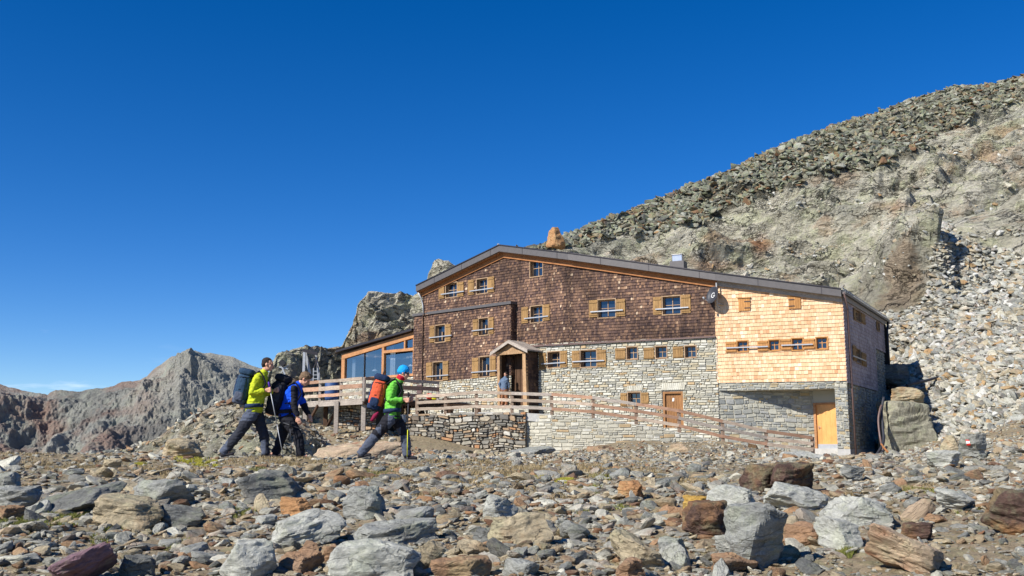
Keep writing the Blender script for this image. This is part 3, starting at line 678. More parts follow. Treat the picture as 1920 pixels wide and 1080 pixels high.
# ridge crest stones standing proud of the skyline
rg = np.random.default_rng(19); n = 900; px = rg.uniform(1000, 2000, n); P = hill_point((px-960)/1901., rg.uniform(.97, 1.0, n))
S = np.clip(rg.lognormal(-.55, .4, n), .25, 1.5); D = np.stack([np.ones(n), rg.uniform(.6, .9, n), rg.uniform(.25, .5, n)], 1)
tag(scatter('crest_stones', P, S, D, 0, M['dark_scree'], lean=np.tile([0, -.2, .95], (n, 1)), tilt=.4), kind='stuff')
# ---------------------------------------------------------------- grass and moss
def grass(name, patches, n, mat, hmin, hmax, seed):
    rg = np.random.default_rng(seed); X = []; Y = []
    for cx, cy, rx, ry in patches:
        m = int(n*rx*ry/sum(p[2]*p[3] for p in patches)); a = rg.uniform(0, 6.283, m); r = np.sqrt(rg.random(m))*(.8+.3*np.sin(a*3+cx))
        ppx = cx+rx*r*np.cos(a); ppy = np.clip(cy+ry*r*np.sin(a), 852, 1110)
        yy = np.array([ghit(u, v) for u, v in zip(ppx[::max(1, m//60)], ppy[::max(1, m//60)])])
        Yc = ghit(cx, cy); Y0 = ghit(cx, cy+ry); Y1 = ghit(cx, cy-ry) if cy-ry > 862 else Yc*1.25
        q = r*np.sin(a); Yp = np.where(q > 0, Yc+(Y0-Yc)*q, Yc+(Y1-Yc)*(-q)); X.append((ppx-960)/1901*Yp); Y.append(Yp)
    X = np.concatenate(X); Y = np.concatenate(Y); cl = fbm(np.stack([X*6, Y*6, X*0], 1), 2, 3) > -.12; X, Y = X[cl], Y[cl]; m = len(X)
    Z = ground_z(X, Y); a = rg.uniform(0, 6.283, m); h = rg.uniform(hmin, hmax, m)*(.6+Y/14); w = h*.07+.0018; ln = rg.normal(0, .45, (m, 2))*h[:, None]
    b = np.stack([X, Y, Z-.005], 1); dx = np.stack([np.cos(a)*w, np.sin(a)*w, 0*w], 1); tip = b+np.stack([ln[:, 0], ln[:, 1], h], 1)
    V = np.stack([b-dx, b+dx, tip], 1).reshape(-1, 3); F = np.arange(3*m).reshape(m, 3)
    tag(link(name, np_mesh(name, V, F, {'rnd': np.repeat(rg.random(m), 3)}, mat)), kind='stuff')
def grass_mat(name, st):
    k = NT(name); c = k.ramp(k.attr('rnd'), st); k.b.inputs['Base Color']; return k.out(c, .8, None, .2)
M['grass'] = grass_mat('grass', [(0, rgb(118, 104, 70)), (.5, rgb(150, 132, 96)), (1, rgb(176, 156, 120))])
M['grass_green'] = grass_mat('grass_green', [(0, rgb(82, 92, 40)), (.5, rgb(112, 116, 54)), (1, rgb(140, 134, 74))])
M['moss'] = grass_mat('moss', [(0, rgb(140, 140, 40)), (.5, rgb(168, 164, 58)), (1, rgb(190, 176, 84))])
grass('dry_grass', [(60, 868, 60, 10), (170, 880, 90, 14), (330, 885, 80, 14), (540, 868, 120, 10), (720, 895, 90, 25), (860, 905, 90, 20), (960, 885, 120, 16), (1120, 885, 110, 14), (1280, 905, 90, 12), (800, 930, 60, 14), (1700, 920, 60, 10), (1460, 880, 60, 8), (1040, 925, 60, 12), (1560, 930, 50, 8), (480, 925, 40, 8), (900, 866, 150, 7), (1190, 868, 130, 7)], 70000, M['grass'], .012, .04, 4)
grass('grass', [(45, 985, 50, 18), (135, 970, 60, 24), (215, 1005, 50, 14), (270, 990, 50, 10), (330, 1012, 40, 9), (65, 995, 40, 12), (490, 882, 24, 6), (700, 890, 40, 14), (1110, 922, 28, 9), (1150, 950, 40, 10), (1710, 925, 36, 9), (1140, 897, 40, 6), (1080, 955, 26, 8), (1800, 958, 40, 5), (455, 965, 30, 10), (1580, 1040, 20, 7)], 20000, M['grass_green'], .018, .042, 5)
grass('moss', [(362, 866, 34, 6), (395, 872, 22, 6), (262, 872, 18, 3), (990, 895, 40, 5), (1060, 905, 20, 5), (905, 862, 24, 3)], 16000, M['moss'], .012, .03, 6)
# ================================================================ the hut
class Fac:
    """vertical plane: d = unit direction to the right, n = outward normal"""
    def __init__(s, p, d): s.p = Vector((p[0], p[1], 0)); s.d = Vector((d[0], d[1], 0)).normalized(); s.n = Vector((s.d.y, -s.d.x, 0))
    def uv(s, px, py, o=0.):
        r = ray(px, py); k = (s.p+s.n*o).dot(s.n)/r.dot(s.n); q = r*k; return ((q-s.p).dot(s.d), q.z)
    def pt(s, u, z, o=0.): q = s.p+s.d*u+s.n*o; return Vector((q.x, q.y, z))
    def px(s, x, y, o=0.): return s.pt(*s.uv(x, y, o), o)
    def rect(s, x0, y0, x1, y1, o=0.):
        """upright rectangle on the plane nearest to an image box"""
        ym, xm = (y0+y1)/2, (x0+x1)/2
        return (s.uv(x0, ym, o)[0], s.uv(xm, y1, o)[1], s.uv(x1, ym, o)[0], s.uv(xm, y0, o)[1])
def clip_poly(poly, convex):
    out = poly
    for i in range(len(convex)):
        a, b = convex[i], convex[(i+1) % len(convex)]; inp, out = out, []
        if not inp: return []
        def side(p): return (b[0]-a[0])*(p[1]-a[1])-(b[1]-a[1])*(p[0]-a[0])
        for j in range(len(inp)):
            p, q = inp[j-1], inp[j]; sp_, sq = side(p), side(q)
            if (sp_ >= 0) != (sq >= 0):
                t = sp_/(sp_-sq); out.append((p[0]+(q[0]-p[0])*t, p[1]+(q[1]-p[1])*t))
            if sq >= 0: out.append(q)
    return out
def ccw(poly):
    a = sum(poly[i-1][0]*poly[i][1]-poly[i][0]*poly[i-1][1] for i in range(len(poly)))
    return poly if a > 0 else poly[::-1]
def sub_rects(r, holes):
    out = [r]
    for h in holes:
        nx = []
        for (a, b, c, d) in out:
            if h[0] >= c or h[2] <= a or h[1] >= d or h[3] <= b: nx.append((a, b, c, d)); continue
            if h[0] > a: nx.append((a, b, h[0], d))
            if h[2] < c: nx.append((h[2], b, c, d))
            x0, x1 = max(a, h[0]), min(c, h[2])
            if h[1] > b: nx.append((x0, b, x1, h[1]))
            if h[3] < d: nx.append((x0, h[3], x1, d))
        out = [q for q in nx if q[2]-q[0] > .012 and q[3]-q[1] > .012]
    return out
def backing(mb, fac, poly, holes, o=0., m=0):
    poly = ccw(poly); us = [p[0] for p in poly]; zs = [p[1] for p in poly]
    for r in sub_rects((min(us), min(zs), max(us), max(zs)), holes):
        q = clip_poly([(r[0], r[1]), (r[2], r[1]), (r[2], r[3]), (r[0], r[3])], poly)
        if len(q) > 2: mb.face([fac.pt(u, z, o) for u, z in q], 0., m)
def reveal(mb, fac, h, depth, o=0., m=0):
    a, b, c, d = h
    for (u0, z0, u1, z1) in ((a, b, a, d), (c, d, c, b), (a, d, c, d), (c, b, a, b)):
        mb.face([fac.pt(u0, z0, o), fac.pt(u1, z1, o), fac.pt(u1, z1, o-depth), fac.pt(u0, z0, o-depth)], 0., m)
def shingles(mb, fac, poly, holes, rh, w0, w1, seed, lift=.032, m=0, mean=.45, sd=.2):
    rg = random.Random(seed); poly = ccw(poly); us = [p[0] for p in poly]; zs = [p[1] for p in poly]
    z = min(zs); k = 0
    while z < max(zs):
        u = min(us)-rg.uniform(0, w1); rowt = rg.gauss(0, .05)
        while u < max(us):
            w = rg.uniform(w0, w1); dz = rg.uniform(-.008, .008); r = min(1, max(0, rg.gauss(mean+rowt, sd))); lf = lift*rg.uniform(.75, 1.3)
            for (a, b, c, d) in sub_rects((u+.003, z+dz, u+w-.003, z+rh+.01), holes):
                q = clip_poly([(a, b), (c, b), (c, d), (a, d)], poly)
                if len(q) < 3: continue
                P = [fac.pt(x, y, .006+lf*(1-(y-z)/rh)) for x, y in q]; mb.face(P, r, m)
                zb = min(y for x, y in q); lo_ = [(x, y) for x, y in q if y < zb+.004]
                if len(lo_) > 1:
                    x0, x1 = min(p[0] for p in lo_), max(p[0] for p in lo_); oo = .006+lf*(1-(zb-z)/rh)
                    mb.face([fac.pt(x0, zb, 0), fac.pt(x1, zb, 0), fac.pt(x1, zb, oo), fac.pt(x0, zb, oo)], r, m)
                    for xx in (x0, x1): mb.face([fac.pt(xx, zb, 0), fac.pt(xx, zb, oo), fac.pt(xx, zb+rh*.8, .008), fac.pt(xx, zb+rh*.8, 0)], r, m)
            u += w
        z += rh; k += 1
def masonry(mb, fac, poly, holes, h0, h1, w0, w1, seed, dep=(.015, .05), wav=.03, gap=.012, m=0, split=.3, cham=.22):
    rg = random.Random(seed); poly = ccw(poly); us = [p[0] for p in poly]; zs = [p[1] for p in poly]; z = min(zs); ph = [rg.uniform(0, 9) for _ in range(6)]
    def wv(u, k): return wav*(math.sin(u*1.7+ph[0]+k*1.9)+.6*math.sin(u*4.1+ph[1]+k*3.1))*.6
    k = 0; top = max(zs)
    while z < top:
        h = rg.uniform(h0, h1); u = min(us)-rg.uniform(0, w1)
        while u < max(us):
            w = rg.uniform(w0, w1)*(1 if h > (h0+h1)/2 else 1.15); cells = [(u, z, u+w, z+h)]
            if rg.random() < split and h > h0*1.25:
                zz = z+h*rg.uniform(.4, .6); uu = u+w*rg.uniform(.35, .65)
                cells = [(u, z, u+w, zz), (u, zz, uu, z+h), (uu, zz, u+w, z+h)] if rg.random() < .5 else [(u, z, uu, zz), (uu, z, u+w, zz), (u, zz, u+w, z+h)]
            for c in cells:
                r = rg.random(); dp = rg.uniform(*dep)
                for (a, b, c_, d) in sub_rects(c, holes):
                    g = gap*rg.uniform(.5, 1.3); a += g; c_ -= g; b += g*.8; d -= g*.8
                    if c_-a < .03 or d-b < .02: continue
                    cw = min(c_-a, d-b)*cham; j = lambda s: rg.uniform(.1, 1.3)*s; hh = (d-b)*.12
                    q = [(a+j(cw), b+rg.uniform(0, hh)), (c_-j(cw), b+rg.uniform(0, hh)), (c_, b+j(cw)), (c_-rg.uniform(0, hh), d-j(cw)), (c_-j(cw), d-rg.uniform(0, hh)), (a+j(cw), d-rg.uniform(0, hh)), (a, d-j(cw)), (a+rg.uniform(0, hh), b+j(cw))]
                    q = [(x, y+wv(x, 0)*(1 if not holes else .4)) for x, y in q]; q = clip_poly(q, poly)
                    if len(q) < 3: continue
                    mx = sum(p[0] for p in q)/len(q); my = sum(p[1] for p in q)/len(q); tx, tz = rg.uniform(-.25, .25)*dp, rg.uniform(-.25, .25)*dp
                    ins = min(.018, (d-b)*.16)
                    def inn(p):
                        L = math.hypot(p[0]-mx, p[1]-my)+1e-6; f_ = max(.3, 1-ins/L); return (mx+(p[0]-mx)*f_, my+(p[1]-my)*f_)
                    I = [inn(p) for p in q]; Po = [fac.pt(p[0], p[1], -.004) for p in q]
                    Pi = [fac.pt(p[0], p[1], dp+tx*(p[0]-mx)/max(w, .1)+tz*(p[1]-my)/max(h, .05)) for p in I]
                    mb.face(Pi, r, m)
                    for i in range(len(q)): mb.face([Po[i-1], Po[i], Pi[i], Pi[i-1]], r, m)
            u += w
        z += h; k += 1
def dirvp(vx, f_=FPX/CP*1.0):
    """rightward unit direction of horizontal lines vanishing at image x = vx (left of the view)"""
    v = Vector((vx-960, f_, 0)).normalized(); return (-v.x, -v.y)
def hor(px, Y, y=700): q = at(px, y, Y); return (q.x, q.y)
FC_ = Fac(hor(1587, 45.0), dirvp(-3900))
pCB = FC_.px(1341, 640); FB = Fac(pCB, dirvp(-2950)); pBA = FB.px(1069, 600); FA = Fac(pBA, dirvp(-1240))
FS = Fac(hor(1587, 45.0), (.492, .870))
FBK = Fac(FA.px(964, 620, .42), dirvp(-950))       # the shingled front block
pBL = FBK.px(776, 650)
FW = Fac(FBK.px(776, 650, -.45), dirvp(-1150))     # conservatory
hut = empty('mountain_hut', FC_.pt(0, -.5)); hut.location = (0, 0, 0)
tag(hut, 'large mountain hut with dark shingled upper floors, stone base and a fresh golden shingled extension', 'hut')
def P_(o): o.parent = hut; return o
# ---- windows
WIN = []   # (fac, rect)
def hole(fac, b): r = fac.rect(*b); return r
def window(fac, b, shut=(), bar=None, style='grid', frame='frame_wood', shm='shutter', depth=.2, proud=.03, barmat='galv', lintel=True, parent=None):
    h = hole(fac, b); u0, z0, u1, z1 = h; f = MB(); fw = .045; o0 = -depth
    mid = fac.pt((u0+u1)/2, (z0+z1)/2)
    # outer casing standing a little proud of the wall
    for (a, bb, c, d) in ((u0-.05, z0-.05, u0, z1+.05), (u1, z0-.05, u1+.05, z1+.05), (u0, z1, u1, z1+.05), (u0, z0-.05, u1, z0)):
        f.hexa([fac.pt(a, bb, -.02), fac.pt(c, bb, -.02), fac.pt(c, d, -.02), fac.pt(a, d, -.02), fac.pt(a, bb, proud+.02), fac.pt(c, bb, proud+.02), fac.pt(c, d, proud+.02), fac.pt(a, d, proud+.02)][0:8], .4)
    reveal(f, fac, h, depth+.03, 0.)
    def bx(a, bb, c, d, o1, o2, r=.5): f.hexa([fac.pt(a, bb, o1), fac.pt(c, bb, o1), fac.pt(c, d, o1), fac.pt(a, d, o1), fac.pt(a, bb, o2), fac.pt(c, bb, o2), fac.pt(c, d, o2), fac.pt(a, d, o2)], r)
    bx(u0, z0, u0+fw, z1, o0-.02, o0+.05, .9); bx(u1-fw, z0, u1, z1, o0-.02, o0+.05, .9); bx(u0+fw, z1-fw, u1-fw, z1, o0-.02, o0+.05, .9); bx(u0+fw, z0, u1-fw, z0+fw, o0-.02, o0+.05, .9)
    if style == 'grid':
        um = (u0+u1)/2; zm = (z0+z1)/2+.03; bx(um-.016, z0+fw, um+.016, z1-fw, o0-.01, o0+.035, .95)
        bx(u0+fw, zm-.014, um-.016, zm+.014, o0-.01, o0+.03, .95); bx(um+.016, zm-.014, u1-fw, zm+.014, o0-.01, o0+.03, .95)
    else:
        um = u0+(u1-u0)*.5; bx(um-.03, z0+fw, um+.03, z0+(z1-z0)*.62, o0+.02, o0+.08, .95)
    wo = f.build('window', M[frame], hut); 
    g = MB(); g.face([fac.pt(u0, z0, o0), fac.pt(u1, z0, o0), fac.pt(u1, z1, o0), fac.pt(u0, z1, o0)]); g.build('pane', M['pane'], wo)
    for sb in shut:
        a, bb, c, d = fac.rect(*sb); s = MB(); w = c-a; n = max(3, int(w/.11))
        for i in range(n):
            x0 = a+w*i/n+.004; x1 = a+w*(i+1)/n-.004
            s.hexa([fac.pt(x0, bb, .045), fac.pt(x1, bb, .045), fac.pt(x1, d, .045), fac.pt(x0, d, .045), fac.pt(x0, bb, .07), fac.pt(x1, bb, .07), fac.pt(x1, d, .07), fac.pt(x0, d, .07)], random.random())
        for zz in (bb+(d-bb)*.14, d-(d-bb)*.14):
            s.hexa([fac.pt(a+.02, zz-.035, .0701), fac.pt(c-.02, zz-.035, .0701), fac.pt(c-.02, zz+.035, .0701), fac.pt(a+.02, zz+.035, .0701), fac.pt(a+.02, zz-.035, .095), fac.pt(c-.02, zz-.035, .095), fac.pt(c-.02, zz+.035, .095), fac.pt(a+.02, zz+.035, .095)], .2)
        so = s.build('shutter', M[shm], wo)
    if bar:
        x0, y0, x1, y1 = bar; s = MB(); ua, ub = fac.uv(x0, (y0+y1)/2, .12)[0], fac.uv(x1, (y0+y1)/2, .12)[0]; zz = fac.uv((x0+x1)/2, (y0+y1)/2, .12)[1]
        s.bar(fac.pt(ua, zz, .135), fac.pt(ub, zz, .135), .03, .055)
        for q in (.12, .88): uu = ua+(ub-ua)*q; s.bar(fac.pt(uu, zz, .05), fac.pt(uu, zz, .12), .03, .03)
        s.build('security_bar', M[barmat], wo)
    WIN.append((fac, h)); return h
WA = [window(FA, (837, 531, 857.5, 557), [(824, 533, 834.5, 560), (859, 529, 870.5, 556)], (827, 551, 870, 547)),
      window(FA, (895, 523, 914.5, 550), [(878.5, 525, 890, 553), (916, 519, 928, 548)], (881, 545, 925, 541)),
      window(FA, (995, 488, 1018, 518), frame='frame_wood'),
      window(FA, (996, 574, 1018, 604), [(979, 576, 991.5, 606), (1019.5, 571, 1032, 601)], (983, 597, 1028, 593))]
WBK = [window(FBK, (817, 610, 835, 641), [(807, 611, 815.5, 642), (836.5, 608, 846.5, 640)], (805, 633, 847, 629), 'open'),
       window(FBK, (899, 597, 916, 628), [(888, 599, 897.5, 629), (918, 595, 927, 626)], (885, 620, 925, 616), 'open'),
       window(FBK, (813, 679, 831, 713), [(800.5, 680, 811, 715), (832, 677, 842, 713)], (800, 706, 841, 703), 'open'),
       window(FBK, (900, 669, 919, 706), [(886.5, 671, 898, 709), (920.5, 668, 931, 705)], (884, 699, 932, 694), 'open')]
WB = [window(FB, (1122, 562, 1154, 595), [(1105, 563, 1121, 595), (1156, 561, 1173, 593)], (1107, 585, 1168, 581)),
      window(FB, (1243, 556, 1276, 589), [(1225, 557, 1241, 590), (1277.5, 553, 1295.5, 587)], (1229, 580, 1291, 576))]
WBS = [window(FB, (1089, 657, 1118.5, 688), [(1073, 658, 1087.5, 689), (1120, 656, 1137, 688)], (1073, 678, 1133, 676), depth=.3),
       window(FB, (1176, 651, 1195, 673), [(1154, 653, 1173.5, 674)], depth=.22),
       window(FB, (1230, 650, 1250, 671), [(1207.5, 652, 1227, 673)], depth=.22),
       window(FB, (1285, 649, 1305, 670), [(1262, 650, 1282, 671)], depth=.22),
       window(FB, (1178, 736, 1201, 760), [(1164, 737, 1176, 762), (1202.5, 736, 1217, 757)], depth=.3)]
WAS = [window(FA, (1028, 660, 1050.5, 689), [(1012, 662, 1025, 692), (1052, 658, 1065, 689)], (1015, 683, 1060, 679), depth=.3)]
NS = dict(frame='new_shutter', shm='new_shutter', depth=.16)
WC = [window(FC_, (1383, 640, 1402, 659), [(1361, 641, 1381, 661)], (1361, 652, 1440, 650), **NS),
      window(FC_, (1442.5, 638, 1461, 657), [(1420.5, 639, 1440.5, 659)], **NS),
      window(FC_, (1485.5, 635, 1505, 656), [(1464, 636, 1483.5, 657), (1507, 635, 1528, 655)], (1465, 648, 1524, 645), **NS),
      window(FC_, (1531, 633, 1551, 654), **NS)]
for b in ((1385, 560, 1407, 583), (1478.5, 556, 1501.5, 579)):       # closed hatches
    a, bb, c, d = FC_.rect(*b); s = MB(); n = 5
    for i in range(n): s.hexa([FC_.pt(a+(c-a)*(i+e)/n+(.004 if e == 0 else -.004), z, o) for o in (.03, .075) for e, z in ((0, bb), (1, bb), (1, d), (0, d))], random.random())
    ho = s.build('hatch', M['new_shutter'], hut); lf = a+(c-a)*(.5 if b[0] < 1400 else 0)
    for zz in (bb+(d-bb)*.22, d-(d-bb)*.26): s = MB(); s.hexa([FC_.pt(u, z, o) for o in (.0755, .09) for u, z in ((lf, zz-.02), (lf+(c-a)*.5, zz-.02), (lf+(c-a)*.5, zz+.02), (lf, zz+.02))]); s.build('hinge', M['dark_metal'], ho)
    s = MB(); s.hexa([FC_.pt(u, z, o) for o in (.0, .11) for u, z in ((a-.04, d+.01), (c+.04, d+.01), (c+.04, d+.05), (a-.04, d+.05))]); s.build('drip_board', M['new_shutter'], ho)
def oldglz(px0, y0, px1, y1, shut, bar=None): return window(FS, (px0, y0, px1, y1), shut, bar, depth=.12, proud=.03)
WS = [oldglz(1603, 583, 1612, 602, [(1598.5, 578, 1602, 600), (1613, 588, 1620, 607)]), oldglz(1644, 605, 1648, 620, [(1641.5, 603, 1643.5, 618)]),
      oldglz(1604, 656, 1612, 680, [(1597.5, 648, 1603, 677), (1613.5, 662, 1622, 686)], (1599, 668, 1623, 676))]
# ---- walls
ZG = -1.2
def uvs(fac, pts, o=0.): return [fac.uv(x, y, o) for x, y in pts]
w = MB()
# main dark shingled wall, left and right planes
pA = uvs(FA, [(793, 546), (937, 472), (956, 474), (956, 566), (793, 592)]); pA[3] = (pA[2][0], pA[3][1]); pA2 = uvs(FA, [(956, 474), (1069, 486), (1069, 644), (956, 652)]); pA2[0] = pA[2]; pA2[3] = (pA[2][0], pA2[3][1]); pB = uvs(FB, [(1069, 486), (1341, 524), (1341, 632), (1069, 644)])
backing(w, FA, pA, WA, 0, 1); shingles(w, FA, pA, WA, .145, .07, .135, 1); backing(w, FA, pA2, WA, 0, 1); shingles(w, FA, pA2, WA, .145, .07, .135, 9)
backing(w, FB, pB, WB, 0, 1); shingles(w, FB, pB, WB, .145, .07, .135, 2)
w.build('shingle_wall', [M['old_shingle'], M['dark_gap']], hut)
w = MB()
uL, uR = FBK.uv(776, 650)[0], FBK.uv(958, 620)[0]; pK = [(uL, FBK.uv(776, 720)[1]), (uR, FBK.uv(940, 704)[1]-.02), (uR, FBK.uv(957, 571)[1]), (uL, FBK.uv(776, 595)[1])]
backing(w, FBK, pK, WBK, 0, 1); shingles(w, FBK, pK, WBK, .145, .075, .14, 3)
FKS = Fac(FBK.pt(uR, 0), (FBK.d.y*-1, FBK.d.x)); pKS = [(0, pK[1][1]), (.75, pK[1][1]), (.75, pK[2][1]), (0, pK[2][1])]
backing(w, FKS, pKS, [], 0, 1); shingles(w, FKS, pKS, [], .145, .09, .15, 4)
w.build('block_wall', [M['old_shingle'], M['dark_gap']], hut)
w = MB(); a, b = FBK.uv(774, 591)[1], FBK.uv(958, 567)[1]
w.hexa([FBK.pt(u, z, o) for o in (-.6, .1) for u, z in ((uL-.08, a-.09), (uR+.08, b-.09), (uR+.08, b+.06), (uL-.08, a+.06))])
w.build('block_cornice', M['roof_metal'], hut)
# stone ground floor
w = MB(); STN = []
zt = 1.4
pAS = [(FA.uv(890, 700)[0], zt), (FA.uv(1069, 700)[0], zt-2.2), uvs(FA, [(1069, 642)])[0], uvs(FA, [(890, 650)])[0]]
backing(w, FA, pAS, WAS, -.02, 1); masonry(w, FA, pAS, WAS, .075, .17, .14, .5, 11)
DOOR = FB.rect(1243, 734, 1281, 802)
pBS = [(FB.uv(1069, 700)[0], ZG), (FB.uv(1345, 700)[0], ZG), uvs(FB, [(1345, 630)])[0], uvs(FB, [(1069, 642)])[0]]
backing(w, FB, pBS, WBS+[DOOR], -.02, 1); masonry(w, FB, pBS, WBS+[DOOR], .075, .17, .14, .5, 12)
reveal(w, FB, DOOR, .3, -.02, 1)
# stone under the block
pKb = [(uL-.2, zt), (uR, zt), (uR, pK[1][1]), (uL-.2, pK[0][1])]
backing(w, FBK, pKb, [], -.05, 1); masonry(w, FBK, pKb, [], .075, .17, .14, .45, 13)
w.build('stone_wall', [M['masonry'], M['mortar']], hut)
# soldier lintels
for b in ((1175, 723, 1205, 732.5), (1240, 718, 1284, 731)):
    w = MB(); a, z0, c, z1 = FB.rect(*b); n = int((c-a)/.09)
    for i in range(n): w.hexa([FB.pt(a+(c-a)*(i+e)/n+(.006 if e == 0 else -.006)+.05*(z > z0), z, o) for o in (-.01, .066) for e, z in ((0, z0), (1, z0), (1, z1), (0, z1))], random.random()*.5)
    w.build('lintel', M['masonry'], hut)
# cellar door of dark old boards
w = MB(); a, z0, c, z1 = DOOR
for (x0, x1) in ((a, a+.1), (c-.1, c)): w.hexa([FB.pt(u, z, o) for o in (-.2, -.02) for u, z in ((x0, z0), (x1, z0), (x1, z1), (x0, z1))], .8)
w.hexa([FB.pt(u, z, o) for o in (-.2, -.02) for u, z in ((a+.1, z1-.1), (c-.1, z1-.1), (c-.1, z1), (a+.1, z1))], .3)
for i in range(6): w.hexa([FB.pt(a+.1+(c-a-.2)*(i+e)/6+(.004 if e == 0 else -.004), z, o) for o in (-.2, -.12) for e, z in ((0, z0), (1, z0), (1, z1-.1), (0, z1-.1))], random.random())
od = w.build('cellar_door', M['old_door'], hut)
w = MB(); u, z = FB.uv(1262, 749, -.1); w.hexa([FB.pt(u+x, z+y, o) for o in (-.118, -.11) for x, y in ((-.05, -.09), (.04, -.08), (.06, .06), (-.02, .08))]); w.build('notice', M['white'], od)
# trim between shingles and stone
w = MB()
for fac, pts in ((FA, [(960, 651), (1069, 645)]), (FB, [(1069, 645), (1342, 631)])):
    (u0, z0), (u1, z1) = uvs(fac, pts); w.hexa([fac.pt(u, z, o) for o in (-.02, .13) for u, z in ((u0, z0-.05), (u1, z1-.05), (u1, z1+.02), (u0, z0+.02))])
w.build('drip_rail', M['brown_metal'], hut)
# ---- golden extension
w = MB(); uLC = FC_.uv(1342, 640)[0]; uRC = 0.0
pC = [(uLC, FC_.uv(1343, 718)[1]), (uRC, FC_.uv(1582, 714)[1]), (uRC, FC_.uv(1573, 557)[1]), (uLC, FC_.uv(1341, 524)[1])]
backing(w, FC_, pC, WC, 0, 1); shingles(w, FC_, pC, WC, .175, .09, .2, 5, lift=.026, mean=.5, sd=.18)
w.build('golden_shingle_wall', [M['new_shingle'], M['larch']], hut)
w = MB(); uS1 = FS.uv(1659, 650)[0]; uS2 = FS.uv(1644, 700)[0]; zgut = FS.uv(1576, 553)[1]; zs0 = FS.uv(1589, 718)[1]; zs1 = FS.uv(1639, 652)[1]
q1 = [(0, zs0), (uS2, zs0), (uS2, zgut), (0, zgut)]; q2 = [(uS2, zs1), (uS1, zs1), (uS1, zgut), (uS2, zgut)]
for q, sd_ in ((q1, 6), (q2, 7)): backing(w, FS, q, WS, 0, 1); shingles(w, FS, q, WS, .175, .09, .2, sd_, lift=.024)
w.build('end_shingle_wall', [M['side_shingle'], M['dark_gap']], hut)
w = MB(); zcb = FS.uv(1600, 842)[1]
for q in ([(0, zcb), (uS2, zcb), (uS2, zs0), (0, zs0)], [(uS2, ZG), (uS1-.1, ZG), (uS1-.1, zs1), (uS2, zs1)]):
    backing(w, FS, q, [], -.08, 1); Fq = Fac(FS.pt(0, 0, -.06), (FS.d.x, FS.d.y)); masonry(w, Fq, q, [], .1, .2, .15, .4, 14)
w.build('end_stone_wall', [M['new_masonry'], M['mortar']], hut)
w = MB(); w.hexa([FS.pt(u, z, o) for o in (-.4, -.005) for u, z in ((0, ZG), (uS2, ZG), (uS2, zcb), (0, zcb))]); w.build('concrete_base', M['concrete'], hut)
# sides and rear of the hut, turned away from the path
bvu = Vector((.492, .870, 0)); w = MB(); uA0 = FA.uv(793, 600)[0]; FL = Fac(FA.pt(uA0, 0)+bvu*11.6, (-.492, -.870)); zl = FA.uv(793, 548)[1]
q = [(0, 2.), (11.6, 2.), (11.6, zl), (0, zl)]; backing(w, FL, q, [], 0, 1); shingles(w, FL, q, [], .145, .09, .16, 21)
q = [(0, -1.), (11.6, -1.), (11.6, 2.), (0, 2.)]; backing(w, FL, q, [], 0, 1)
Fb2 = Fac(FBK.pt(uL, 0)+bvu*2.5, (-.492, -.870)); q = [(0, pK[0][1]), (2.5, pK[0][1]), (2.5, pK[3][1]), (0, pK[3][1])]; backing(w, Fb2, q, [], 0, 1); shingles(w, Fb2, q, [], .145, .09, .16, 22)
b0, b1 = FC_.pt(0, 0)+bvu*11.6, FA.pt(uA0, 0)+bvu*11.6; FR_ = Fac(b0, (b1-b0)[:2]); LR = (b1-b0).length; q = [(0, -1.), (LR, -1.), (LR, zl-.1), (LR*.62, zl+2.6), (0, zgut-.1)]; backing(w, FR_, q, [], 0, 1)
w.build('rear_wall', [M['old_shingle'], M['dark_gap']], hut)
# recess under the extension
z_b0, z_b1 = FC_.uv(1460, 729.5)[1], pC[0][1]; uP = FC_.uv(1567.5, 780)[0]; zsill = FC_.uv(1582, 842)[1]
w = MB()
pbm = [(uLC, FC_.uv(1347, 733)[1]), (uP, FC_.uv(1563, 728.5)[1]), (uP, pC[1][1]), (uLC, pC[0][1])]
backing(w, FC_, pbm, [], -.03, 1); Fm = Fac(FC_.pt(0, 0, -.03), (FC_.d.x, FC_.d.y)); masonry(w, Fm, pbm, [], .07, .13, .15, .4, 15)
w.face([FC_.pt(uLC, pbm[0][1], -.03), FC_.pt(uP, pbm[1][1], -.03), FC_.pt(uP, pbm[1][1], -3.), FC_.pt(uLC, pbm[0][1], -3.)], 0, 1)
pp = [(uP, zsill), (0, zsill), (0, pC[1][1]), (uP, pC[1][1])]
backing(w, FC_, pp, [], -.03, 1); masonry(w, Fm, pp, [], .1, .2, .12, .35, 16)
FPs = Fac(FC_.pt(uP, 0, -.03), (FC_.n.x, FC_.n.y)); # inner cheek of the pillar faces left
FPs.n = -FC_.d
w.face([FC_.pt(uP, z, o) for o, z in ((-.03, ZG), (-1.6, ZG), (-1.6, z_b0), (-.03, z_b0))], 0, 1)
